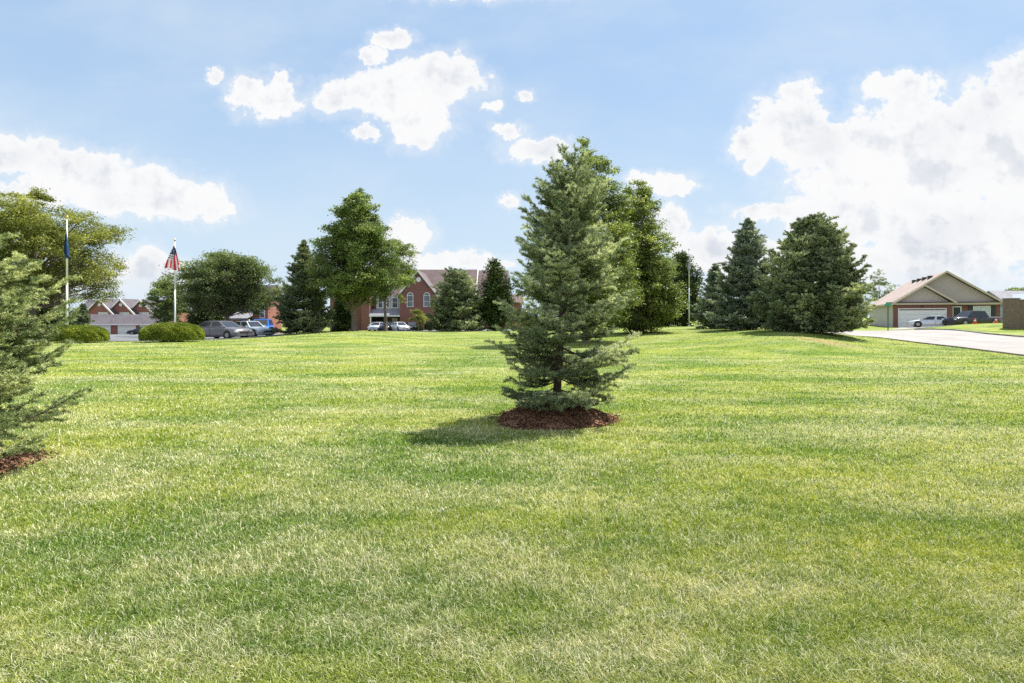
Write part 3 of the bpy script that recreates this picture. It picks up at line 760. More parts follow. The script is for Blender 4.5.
# ---- near trees
S1 = (.69, 8.95)
spruce('blue_spruce', (S1[0], S1[1], .17), 3.97, 1.25, M['needle_blue'], 'small blue green spruce in the middle of the lawn with its trunk showing', 3,
       u=.135, K=44, nl=.038, nw=.0095, clear=.14, power=.50, dz=.235, nb=8, low=.80, peak=.22, el0=-11, el1=52, lean=(.26, 0), fill=.78, jit=(.70, 1.12))
mulch_ring('mulch_bed', (S1[0]-.04, S1[1]-.02, 0), .90, .27, 'reddish brown mulch mound round the foot of the middle spruce', 2)
spruce('green_spruce', (-6.08, 5.75, .10), 4.8, 1.50, M['needle_green'], 'yellow green spruce cut off by the left edge of the photo', 11,
       u=.12, K=52, nl=.032, nw=.0075, clear=.22, power=1.35, dz=.20, nb=8, low=.90, peak=.2, el0=-3, el1=34, fill=.85, jit=(.68, 1.10))
mulch_ring('mulch_bed', (-6.1, 5.75, 0), .97, .12, 'reddish mulch patch at the left edge under the cut off spruce', 5)
# ---- farther conifers
def far_spruce(px, Y, topy, halfpx, mat, label, seed, dzb=0.0, **kw):
    x, y, z = at(px, Y); z += dzb
    h = EYE+(HY-topy)*Y/F-z; Rd = halfpx*Y/F+0
    u = kw.pop('u', Y*.0080)
    return spruce('spruce', (x, y, z-.05), h, Rd, mat, label, seed, u=u, K=kw.pop('K', 18), nl=u*.34, nw=max(.016, u*.15), clear=kw.pop('clear', .2), zfloor=.1, **kw)
far_spruce(304, 50, 239, 34, M['needle_dark'], 'dark pointed spruce left of the tall leafy tree, beside the blue car', 21, power=.86, nb=8, dz=.40, jit=(.8, 1.06))
far_spruce(457, 62, 271, 32, M['needle_olive'], 'broad olive green spruce in front of the brick apartment gable', 22, power=.58, nb=9, dz=.42, el0=0, jit=(.84, 1.05), peak=.2, low=.9)
far_spruce(748, 42, 217, 41, M['needle_silver'], 'tall pointed dark spruce behind the left side of the mound', 23, power=.78, nb=9, dz=.36, jit=(.82, 1.06))
far_spruce(715, 48, 264, 24, M['needle_silver'], 'small silvery spruce at the left foot of the tall pointed spruce', 24, power=.7, nb=8, dz=.34)
far_spruce(812, 34, 217, 56, M['needle_olive'], 'big round topped bushy spruce standing on the mound by the road', 25, power=.62, nb=12, dz=.31, el0=2, el1=46, low=.90, peak=.2, u=.33, K=30, jit=(.78, 1.12), fill=.8)
far_spruce(83, 42, 305, 12, M['needle_dark'], 'low dark evergreen behind the shrub at the left flagpole', 26, power=.6, nb=8, dz=.25)
def cedar(px, Y, topy, halfpx, label, seed, mat='cedar'):
    x, y, z = at(px, Y); h = EYE+(HY-topy)*Y/F-z; Rd = halfpx*Y/F
    return broadleaf('arborvitae', (x, y, z), h, Rd, .15, M[mat], label, seed, leaf=.22, n_leaf=26000, n_clump=190, shape='cone', trunk_r=.12, cat='evergreen tree', clump_r=Rd*.24, flat=1.1, bark='bark')
cedar(683, 61, 250, 22, 'dark green arborvitae right behind the bare flagpole', 31)
cedar(662, 63, 262, 22, 'dark arborvitae left of the bare flagpole, behind the round shrubs', 32)
cedar(615, 64, 255, 26, 'dark arborvitae showing low behind the middle spruce', 33)
cedar(495, 64, 260, 22, 'narrow dark evergreen left of the middle spruce, against the brick apartments', 34)
cedar(341, 62, 296, 11, 'low dark evergreen mass left of the bare trunk of the tall leafy tree', 36)
cedar(52, 56, 291, 24, 'dark evergreen mass under the wide yellow green tree, left of the left garages', 37)
cedar(206, 68, 290, 20, 'low dark evergreen under the left side of the round crowned tree', 35)
# ---- leafy trees
def far_tree(px, Y, topy, halfpx, boty, mat, label, seed, **kw):
    x, y, z = at(px, Y); h = EYE+(HY-topy)*Y/F-z; zc0 = EYE+(HY-boty)*Y/F-z
    return broadleaf('leafy_tree', (x, y, z), h, halfpx*Y/F, zc0, M[mat], label, seed, **kw)
far_tree(34, 47, 190, 74, 303, 'leaf_yellow', 'wide yellow green tree behind the left flagpole', 41, shape='wide', n_clump=260, n_leaf=110000, clump_r=.8, leaf=.15, trunk_r=.22)
far_tree(354, 49, 186, 44, 305, 'leaf_mid', 'tall leafy tree with a straight bare trunk beside the dark spruce', 142, shape='cone', n_clump=270, n_leaf=100000, clump_r=.62, leaf=.16, trunk_r=.21, off=(.3, 0))
far_tree(386, 64, 238, 27, 300, 'leaf_olive', 'thin grey green tree behind the right side of the tall leafy tree', 43, shape='oval', n_clump=60, n_leaf=16000, clump_r=.6, leaf=.18, trunk_r=.16, off=(1.3, 0))
far_tree(228, 62, 253, 49, 312, 'leaf_dark', 'round crowned dark tree behind the parked grey car', 44, shape='round', n_clump=190, n_leaf=70000, clump_r=.85, leaf=.19, trunk_r=.22)
far_tree(167, 80, 275, 19, 322, 'leaf_mid', 'small open leafy tree right of the left garages, behind the striped flag', 45, shape='round', n_clump=80, n_leaf=22000, clump_r=.6, leaf=.2, trunk_r=.12)
far_tree(586, 33, 136, 58, 332, 'leaf_olive', 'tallest leafy tree rising directly behind the middle spruce', 46, shape='cone', n_clump=300, n_leaf=100000, clump_r=.5, leaf=.125, trunk_r=.18)
far_tree(638, 43, 177, 46, 334, 'leaf_olive', 'second tall leafy tree right of and behind the middle spruce', 47, shape='cone', n_clump=280, n_leaf=90000, clump_r=.6, leaf=.15, trunk_r=.2)
far_tree(879, 112, 271, 17, 312, 'leaf_dark', 'thin far tree behind the left end of the tan house', 48, shape='round', n_clump=26, n_leaf=4200, clump_r=.7, leaf=.25, trunk_r=.12)
far_tree(1016, 130, 287, 16, 312, 'leaf_mid', 'far tree top showing over the pale roof at the right edge', 49, shape='round', n_clump=40, n_leaf=9000, clump_r=.8, leaf=.28, trunk_r=.15)
far_tree(418, 88, 309, 9, 325, 'leaf_yellow', 'light green little tree against the brick gable wall', 50, shape='round', n_clump=26, n_leaf=7000, clump_r=.35, leaf=.14, trunk_r=.05)
# ---- shrubs
x, y, z = at(78, 36); shrub('clipped_shrub', (x, y, z), 1.70, 1.2, 1.06, M['hedge'], 'left clipped dome shrub, at the foot of the blue flag pole', 61)
x, y, z = at(172, 36.5); shrub('clipped_shrub', (x, y, z), 1.88, 1.3, 1.18, M['hedge'], 'right clipped dome shrub, in front of the striped flag pole', 62)
x, y, z = at(638, 57); shrub('round_shrub', (x, y, z), .42, .42, .75, M['hedge_brown'], 'smaller bronze round shrub right of the middle spruce', 63, n=6000, leaf=.10)
x, y, z = at(648, 57.5); shrub('round_shrub', (x, y, z), .68, .6, .98, M['hedge_brown'], 'larger bronze round shrub nearer the bare flagpole', 64, n=9000, leaf=.1)
x, y, z = at(419, 90); shrub('round_shrub', (x, y, z), .6, .6, .8, M['cedar'], 'small round green shrub below the brick gable, beside the parked cars', 65, n=2500, leaf=.12)
x, y, z = at(430, 90); shrub('round_shrub', (x, y, z), .8, .7, 1.5, M['cedar'], 'taller green shrub at the right corner of the brick gable', 66, n=3500, leaf=.12)

# ---------------------------------------------------------------- flagpoles and flags
def flagpole(px, Y, topy, label, mat='pole', ball=True):
    x, y, z = at(px, Y); hgt = EYE+(HY-topy)*Y/F-z
    root = empty('flagpole', (x, y, z), 0, label, 'flagpole')
    mb = MB(); mb.tube((0, 0, -.1), (0, 0, hgt*.5), .075, .06, 12); mb.tube((0, 0, hgt*.5), (0, 0, hgt-.1), .06, .035, 12); mb.build('pole', M[mat], root, True)
    MB().lathe((0, 0, 0), [(.16, 0), (.16, .04), (.09, .12), (.08, .13)], 16).build('base_collar', M['steel'], root)
    MB().lathe((0, 0, hgt-.1), [(.02, 0), (.07, .04), (.085, .1), (.06, .16), (.01, .19)], 12).build('finial', M['gold' if ball else 'steel'], root, True)
    MB().tube((.085, -.02, 1.2), (.06, -.02, hgt-.25), .006, .006, 4).build('halyard', M['white'], root)
    MB().box(.06, .11, -.03, .0, 1.15, 1.3).build('cleat', M['steel'], root)
    return x, y, z, hgt
def fan_flag(name, loc, rays, length, cell, label, seed, na=26, nr=22):
    """cloth hanging in folds from the halyard: rays (angle in deg, left negative) fan out downward"""
    mats, pick = cell
    V = []; Fs = []; mi = []
    for i in range(nr+1):
        r = i/nr
        for j in range(na+1):
            a = j/na; ang = R(rays[0]+(rays[1]-rays[0])*a)*(1-.25*r)
            ln = length*r*(1-.16*abs(2*a-1)**2+.05*math.sin(9*a+seed))
            fold = .16*math.sin(a*15+seed+1.5*r)*r**.6+.05*math.sin(a*31)*r
            V.append((math.sin(ang)*ln+.02*math.sin(a*20)*r, -.10+fold*1.0, -math.cos(ang)*ln-.02))
    for i in range(nr):
        for j in range(na):
            a = i*(na+1)+j; Fs.append((a, a+1, a+na+2, a+na+1)); mi.append(pick((j+.5)/na, (i+.5)/nr))
    me = bpy.data.meshes.new(name); me.from_pydata(V, [], Fs); me.update()
    o = link_mesh(name, me, None, None, True); o.location = loc
    for m in mats: me.materials.append(m)
    me.polygons.foreach_set('material_index', np.array(mi, dtype=np.int32)); me.update()
    return tag(o, label, 'flag')
def cloth(name, c): return leafless(name, c)
def leafless(name, c):
    m, t, b = newmat(name); pos = t.new('ShaderNodeTexCoord').outputs['Object']
    cc = t.mix(t.ramp(t.noise(pos, 6, 3), .3, .7, 0, .3), c, tuple(k*.7 for k in c))
    b.inputs['Roughness'].default_value = .8; t.l.new(cc, b.inputs['Base Color'])
    tr = t.new('ShaderNodeBsdfTranslucent'); t.l.new(cc, tr.inputs[0]); ms = t.new('ShaderNodeMixShader'); ms.inputs[0].default_value = .4
    t.l.new(b.outputs[0], ms.inputs[1]); t.l.new(tr.outputs[0], ms.inputs[2]); t.l.new(ms.outputs[0], t.n['Material Output'].inputs[0]); return m
def star_cloth():
    m, t, b = newmat('navy_star_cloth'); pos = t.new('ShaderNodeTexCoord').outputs['Object']; x, y, z = t.sep(pos)
    vo = t.new('ShaderNodeTexVoronoi'); vo.inputs['Scale'].default_value = 9; vo.inputs['Randomness'].default_value = .15; t.put(vo.inputs['Vector'], t.comb(x, z, 0.0))
    c = t.mix(t.ramp(vo.outputs['Distance'], .20, .26, 1, 0), (.018, .028, .10), (.8, .8, .8)); t.l.new(c, b.inputs['Base Color']); b.inputs['Roughness'].default_value = .8; return m
cl = [star_cloth(), cloth('white_flag_cloth', (.80, .78, .78)), cloth('red_flag_cloth', (.62, .05, .07))]
def us_pick(a, r):
    if r < .42 and a < .92: return 0
    if r < .58 and a < .62: return 1 if int(r*26) % 2 else 0
    if r < .62 and a < .62: return 1
    return 2 if int(a*13) % 2 == 0 else 1
x, y, z, hg = flagpole(175, 47, 240, 'white flagpole flying the red and white striped flag')
fan_flag('striped_flag', (x, y, z+hg-.42), (-36, 23), 2.05, (cl, us_pick), 'red and white striped flag with navy starred corner hanging from its pole', 1.0)
x, y, z, hg = flagpole(67, 38.5, 217, 'white flagpole with the limp dark blue flag')
bl = [cloth('dark_blue_flag_cloth', (.02, .07, .20)), cloth('teal_flag_cloth', (.03, .17, .25)), cloth('gold_emblem_cloth', (.55, .42, .08))]
fan_flag('blue_flag', (x+.03, y, z+hg-.95), (-5, 8), 1.75, (bl, lambda a, r: 1 if .50 < r < .60 else 0), 'limp dark blue flag hanging on the leftmost pole', 2.4)
x, y, z, hg = flagpole(689, 58, 249, 'grey flagpole before the dark arborvitaes, right of the middle spruce', 'steel', False)
gl = [cloth('faded_grey_flag_cloth', (.42, .43, .46)), cloth('pale_flag_cloth', (.62, .62, .64))]
fan_flag('grey_flag', (x-.02, y, z+hg-.55), (-5, 4), 1.7, (gl, lambda a, r: int(a*5) % 2), 'faded grey flag hanging limp near the top of the grey pole', .5)

# ---------------------------------------------------------------- buildings
def window(parent, x0, x1, z0, z1, y, glass='glass', arched=False, depth=.07, mull=True, ny=-1):
    """white frame with a pane sub-part, on a wall at depth y facing -y"""
    fw = .09; mb = MB(); zt = z1
    w = (x1-x0)
    if arched:
        r = w/2; zc = z1-r; cx = (x0+x1)/2
        def arc(rr, n=12): return [(cx+rr*math.cos(math.pi*k/n), zc+rr*math.sin(math.pi*k/n)) for k in range(n+1)]
        o_ = arc(r); i_ = arc(r-fw)
        for k in range(12): mb.prism([o_[k], o_[k+1], i_[k+1], i_[k]], y-depth, y+.02)
        mb.box(x0, x0+fw, y-depth, y+.02, z0, zc); mb.box(x1-fw, x1, y-depth, y+.02, z0, zc)
        mb.box(x0+fw, x1-fw, y-depth+.01, y+.02, zc-.04, zc+.04); zt = zc
        pane = [(x0+fw, z0+fw)]+[(x1-fw, z0+fw)]+i_
    else:
        mb.box(x0, x0+fw, y-depth, y+.02, z0, z1); mb.box(x1-fw, x1, y-depth, y+.02, z0, z1); mb.box(x0+fw, x1-fw, y-depth, y+.02, z1-fw, z1)
        pane = [(x0+fw, z0+fw), (x1-fw, z0+fw), (x1-fw, z1-fw), (x0+fw, z1-fw)]
    mb.box(x0-.05, x1+.05, y-depth-.04, y+.02, z0, z0+fw)
    if mull:
        mb.box(x0+fw, x1-fw, y-depth+.01, y+.015, (z0+zt)/2-.03, (z0+zt)/2+.03)
    o = mb.build('window', M['white'], parent)
    MB().prism(pane, y-.025, y+.012).build('pane', M[glass], o)
    return o
def rake(mb, xa, za, xb, zb, y0, y1, t=.28):
    mb.prism([(xa, za), (xb, zb), (xb, zb-t), (xa, za-t)], y0, y1)

# -- brick apartments in the middle (local origin on the ground, walls face -y)
def apartments():
    Y0 = 100.0; g = -.75
    X = lambda px, Y=Y0: (px-512)/F*Y
    Zp = lambda py, Y=Y0: EYE+(HY-py)*Y/F-g
    root = empty('apartment_building', (0, 0, g), 0, 'two storey red brick apartments with a steep gable and brown roof', 'building')
    x0, x1 = X(400), X(436.5); ax = X(418); ze = Zp(293); za = Zp(270)
    # gable bay
    MB().prism([(x0, -.4), (x1, -.4), (x1, ze-.1), (ax, za-.25), (x0, ze-.1)], Y0, Y0+9).build('wall', M['brick'], root)
    ov = .45; sl = (za-ze)/(x1-ax); sl2 = (za-ze)/(ax-x0)
    mb = MB()
    mb.prism([(ax, za), (x1+ov, ze-sl*ov), (x1+ov, ze-sl*ov-.22), (ax, za-.22)], Y0-.35, Y0+9)
    mb.prism([(ax, za), (x0-ov, ze-sl2*ov), (x0-ov, ze-sl2*ov-.22), (ax, za-.22)], Y0-.35, Y0+9)
    mb.build('roof', M['roof'], root)
    mb = MB(); rake(mb, ax, za+.03, x1+ov+.05, ze-sl*ov, Y0-.50, Y0-.353, .36); rake(mb, ax, za+.03, x0-ov-.05, ze-sl2*ov, Y0-.50, Y0-.353, .36); mb.build('rake_board', M['white'], root)
    for a, b in ((407, 413.4), (423.6, 430.2)): window(root, X(a), X(b), Zp(307), Zp(292.3), Y0, arched=True)
    mb = MB(); vx = ax+.1; vz = Zp(279.5); mb.prism([(vx+.42*math.cos(k*math.pi/8), vz+.42*math.sin(k*math.pi/8)) for k in range(16)], Y0-.06, Y0+.02); mb.build('gable_vent', M['white'], root)
    # main block with its ridge along x
    Ym = 103.0; Yr = 109.0
    xl, xr = X(330, Ym), X(474, Ym); zem = Zp(294, Ym); zr = EYE+(HY-269.6)*Yr/F-g
    MB().prism([(Ym, -.4), (Ym+12, -.4), (Ym+12, zem-.1), (Yr, zr-.25), (Ym, zem-.1)], xl, xr, 'x').build('wall', M['brick'], root)
    mb = MB(); s = (zr-zem)/(Yr-Ym)
    mb.prism([(Yr, zr), (Ym-.5, zem-.5*s), (Ym-.5, zem-.5*s-.22), (Yr, zr-.22)], xl-.3, xr+.3, 'x'); mb.prism([(Yr, zr), (Yr+6.5, zem-.5*s), (Yr+6.5, zem-.5*s-.22), (Yr, zr-.22)], xl-.3, xr+.3, 'x'); mb.build('roof', M['roof'], root)
    mb = MB(); mb.prism([(Yr, zr+.05), (Ym-.55, zem-.55*s+.05), (Ym-.55, zem-.55*s-.3), (Yr, zr-.3)], xr+.303, xr+.45, 'x'); mb.build('rake_board', M['white'], root)
    MB().box(xl-.3, x0, Ym-.62, Ym-.503, zem-.5*s-.22, zem-.5*s+.02).build('gutter', M['white'], root)
    # next block, a bit further back and lower
    Yb = 105.5; Yrb = 111.5; xa, xb = X(475.5, Yb)-.35, X(507, Yb); zeb = Zp(295, Yb); zrb = EYE+(HY-270.5)*Yrb/F-g; s = (zrb-zeb)/(Yrb-Yb)
    MB().prism([(Yb, -.4), (Yb+12, -.4), (Yb+12, zeb-.1), (Yrb, zrb-.25), (Yb, zeb-.1)], xa+.2, xb, 'x').build('wall', M['brick'], root)
    mb = MB(); mb.prism([(Yrb, zrb), (Yb-.5, zeb-.5*s), (Yb-.5, zeb-.5*s-.22), (Yrb, zrb-.22)], xa+.17, xb+.3, 'x'); mb.prism([(Yrb, zrb), (Yrb+6.5, zeb-.5*s), (Yrb+6.5, zeb-.5*s-.22), (Yrb, zrb-.22)], xa+.17, xb+.3, 'x'); mb.build('roof', M['roof'], root)
    for a in (484, 497): window(root, X(a, Yb), X(a+6, Yb), Zp(309, Yb), Zp(298, Yb), Yb)
    xw = X(522, Yb); zw = Zp(302, Yb)
    MB().box(xb+.002, xw, Yb+.6, Yb+9, -.4, zw).build('wing_wall', M['brick'], root)
    MB().prism([(Yb+.2, zw-.05), (Yb+5, zw+1.6), (Yb+9.4, zw-.05), (Yb+9.4, zw-.25), (Yb+5, zw+1.4), (Yb+.2, zw-.25)], xb+.303, xw+.3, 'x').build('wing_roof', M['roof'], root)
    # siding bay and porch between the brick piers
    sy = Ym-1.2; sx0 = X(376, sy); sx1 = x0-.01
    MB().box(sx0, sx1, sy, Ym-.01, Zp(310, sy), zem-.35).build('siding_bay', M['side_pale'], root)
    for a, b in ((378, 383), (386.5, 389.5), (392, 398)): window(root, X(a, sy), X(b, sy), Zp(308, sy), Zp(297.5, sy), sy)
    mb = MB(); py_ = sy-1.8; mb.prism([(py_, Zp(315.5, py_)), (sy-.01, Zp(309, sy)), (sy-.01, Zp(309, sy)-.2), (py_, Zp(315.5, py_)-.2)], X(369, py_), x0-.02, 'x'); mb.build('porch_roof', M['roof_light'], root)
    MB().box(X(369, py_), x0-.02, py_-.1, py_-.002, Zp(316.6, py_), Zp(315.2, py_)).build('porch_fascia', M['white'], root)
    for a in (369.8, 385.5): MB().box(X(a, py_), X(a, py_)+.22, py_+.05, py_+.27, -.1, Zp(316.6, py_)).build('porch_column', M['white'], root)
    MB().box(X(372, Ym), X(384, Ym), Ym-.04, Ym+.02, 0, Zp(317.5, Ym)).build('entry_shade_panel', M['dark'], root)  # flat dark panel on the wall paints the shade under the porch
    d = MB().box(X(392, Ym), X(397.5, Ym), Ym-.06, Ym+.02, 0, Zp(318, Ym)).build('door', M['white'], root)
    MB().box(X(396.6, Ym), X(396.9, Ym), Ym-.1, Ym-.06, .95, 1.05).build('door_handle', M['steel'], d)
    # brick bay behind the tall leafy tree
    MB().box(X(361, Y0), X(369), Y0+.3, Ym-.02, -.3, zem-.4).build('brick_bay', M['brick'], root)
apartments()

# -- brick house behind the round tree
def house_behind():
    Y0 = 84.0; g = -1.15; X = lambda px: (px-512)/F*Y0; Zp = lambda py: EYE+(HY-py)*Y0/F-g
    root = empty('brick_house', (0, 0, g), 0, 'brick house with a pale porch, mostly hidden behind the round crowned tree', 'building')
    x0, x1 = X(212), X(268); ze = Zp(301); zr = Zp(284)
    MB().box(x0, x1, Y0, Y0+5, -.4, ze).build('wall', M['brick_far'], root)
    mb = MB(); mb.prism([(Y0-.5, ze-.1), (Y0+2.5, zr), (Y0+5.5, ze-.1), (Y0+5.5, ze-.3), (Y0+2.5, zr-.22), (Y0-.5, ze-.3)], x0-.4, x1+.4, 'x'); mb.build('roof', M['roof_grey'], root)
    MB().prism([(Y0-3, Zp(318)), (Y0-.01, Zp(309)), (Y0-.01, Zp(310.5)), (Y0-3, Zp(319.3))], X(237), X(258), 'x').build('porch_roof', M['roof_light'], root)
    for a in (237.3, 256.6): MB().box(X(a), X(a)+.2, Y0-2.8, Y0-2.6, -.1, Zp(319.2)).build('porch_column', M['white'], root)
    MB().box(X(240), X(252), Y0-.05, Y0+.02, 0, Zp(317.5)).build('entry_shade_panel', M['dark'], root)  # shade of the opening put in as a dark panel, nothing cut in
    for a in (224, 260): window(root, X(a), X(a+5), Zp(318), Zp(307), Y0)
house_behind()

# -- left townhouses with three gables
def townhouses():
    Y0 = 126.0; g = -1.9; X = lambda px, Y=Y0: (px-512)/F*Y; Zp = lambda py, Y=Y0: EYE+(HY-py)*Y/F-g
    root = empty('townhouse_row', (0, 0, g), 0, 'far row of brick townhouses with three white edged gables above the garages', 'building')
    Yr = Y0+6; xl, xr = X(70), X(163); zr = EYE+(HY-299.6)*Yr/F-g; zem = Zp(313)
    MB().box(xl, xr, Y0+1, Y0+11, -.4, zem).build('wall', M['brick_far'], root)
    s = (zr-zem)/(Yr-Y0)
    mb = MB(); mb.prism([(Y0+.6, zem-.1), (Yr, zr), (Yr+6, zem-.1), (Yr+6, zem-.3), (Yr, zr-.22), (Y0+.6, zem-.3)], xl-.3, xr+.3, 'x'); mb.build('roof', M['roof_grey'], root)
    for k, (px, py) in enumerate(((99.3, 298.4), (120.7, 298.6), (140.6, 299.4))):
        yk = Y0-2.2+k*1.15; hw = 16.2/F*yk; ax = X(px, yk); za = EYE+(HY-py)*yk/F-g; zb = za-hw*1.02
        MB().prism([(ax-hw+.15, -.4), (ax+hw-.15, -.4), (ax+hw-.15, zb-.1), (ax, za-.2), (ax-hw+.15, zb-.1)], yk, Y0+.99+3).build('gable', M['brick_far'], root)
        mb = MB(); mb.prism([(ax, za), (ax+hw+.3, zb-.3), (ax+hw+.3, zb-.5), (ax, za-.2)], yk-.3, Yr-.2); mb.prism([(ax, za), (ax-hw-.3, zb-.3), (ax-hw-.3, zb-.5), (ax, za-.2)], yk-.3, Yr-.2); mb.build('gable_roof', M['roof_grey'], root)
        mb = MB(); rake(mb, ax, za+.05, ax+hw+.3, zb-.27, yk-.46, yk-.303, .42); rake(mb, ax, za+.05, ax-hw-.3, zb-.27, yk-.46, yk-.303, .42); mb.build('rake_board', M['white'], root)
        MB().prism([(ax+.36*math.cos(q*math.pi/6), za-1.35+.36*math.sin(q*math.pi/6)) for q in range(12)], yk-.06, yk+.02).build('gable_vent', M['white'], root)
        window(root, ax-.2, ax+1.9, Zp(319, yk), Zp(312.3, yk), yk, 'glass_pale')
townhouses()
def garages():
    Y0 = 112.0; g = -1.84; X = lambda px, Y=Y0: (px-512)/F*Y; Zp = lambda py, Y=Y0: EYE+(HY-py)*Y/F-g
    root = empty('garage_block', (0, 0, g), 0, 'long low garage block with white doors and a grey mauve roof', 'garage')
    xl, xr = X(70), X(162); ze = 2.05; Yr = Y0+3.4; zr = EYE+(HY-314.3)*Yr/F-g
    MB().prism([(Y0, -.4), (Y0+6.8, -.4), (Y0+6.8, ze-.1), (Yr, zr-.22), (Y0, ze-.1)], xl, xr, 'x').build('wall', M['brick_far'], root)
    mb = MB(); mb.prism([(Y0-.5, ze-.05), (Yr, zr), (Y0+7.3, ze-.05), (Y0+7.3, ze-.22), (Yr, zr-.2), (Y0-.5, ze-.22)], xl-.4, xr+.4, 'x'); mb.build('roof', M['roof_grey'], root)
    MB().box(xl-.4, xr+.4, Y0-.6, Y0-.503, ze-.2, ze-.02).build('gutter', M['white'], root)
    for a, b in ((72, 88), (92.5, 110.8), (118, 136), (140, 157)):
        mb = MB(); 
        for q in range(4): mb.box(X(a), X(b), Y0-.06, Y0-.003, .02+q*.45, .45+q*.45)
        mb.build('garage_door', M['white'], root)
garages()
def left_house():
    Y0 = 74.0; g = -1.05; X = lambda px: (px-512)/F*Y0; Zp = lambda py: EYE+(HY-py)*Y0/F-g
    root = empty('brick_house', (0, 0, g), 0, 'brick house glimpsed through the cut off spruce at the left edge', 'building')
    x0, x1 = X(-70), X(12); ze = Zp(298); zr = Zp(283)
    MB().box(x0, x1, Y0, Y0+9, -.4, ze).build('wall', M['brick_far'], root)
    mb = MB(); mb.prism([(Y0-.5, ze-.1), (Y0+4.5, zr), (Y0+9.5, ze-.1), (Y0+9.5, ze-.3), (Y0+4.5, zr-.22), (Y0-.5, ze-.3)], x0-.4, x1+.4, 'x'); mb.build('roof', M['roof_grey'], root)
    for a in (-55, -30, -5): window(root, X(a), X(a+6), Zp(313), Zp(302), Y0)
    for a in (-55, -30, -5): window(root, X(a), X(a+6), Zp(331), Zp(320), Y0)
left_house()
# -- pale building glimpsed low behind the middle trees
def pale_back():
    Y0 = 118.0; g = -.3; X = lambda px: (px-512)/F*Y0; Zp = lambda py: EYE+(HY-py)*Y0/F-g
    root = empty('pale_house', (0, 0, g), 0, 'pale sided low house glimpsed under the branches above the bronze shrubs', 'building')
    x0, x1 = X(628), X(676); ze = 2.6
    MB().box(x0, x1, Y0, Y0+8, -.4, ze).build('wall', M['white'], root)
    MB().prism([(Y0-.5, ze-.1), (Y0+4, ze+1.9), (Y0+8.5, ze-.1), (Y0+8.5, ze-.3), (Y0+4, ze+1.7), (Y0-.5, ze-.3)], x0-.4, x1+.4, 'x').build('roof', M['roof_light'], root)
    for a in (634, 660): window(root, X(a), X(a+5), .9, 2.2, Y0)
pale_back()

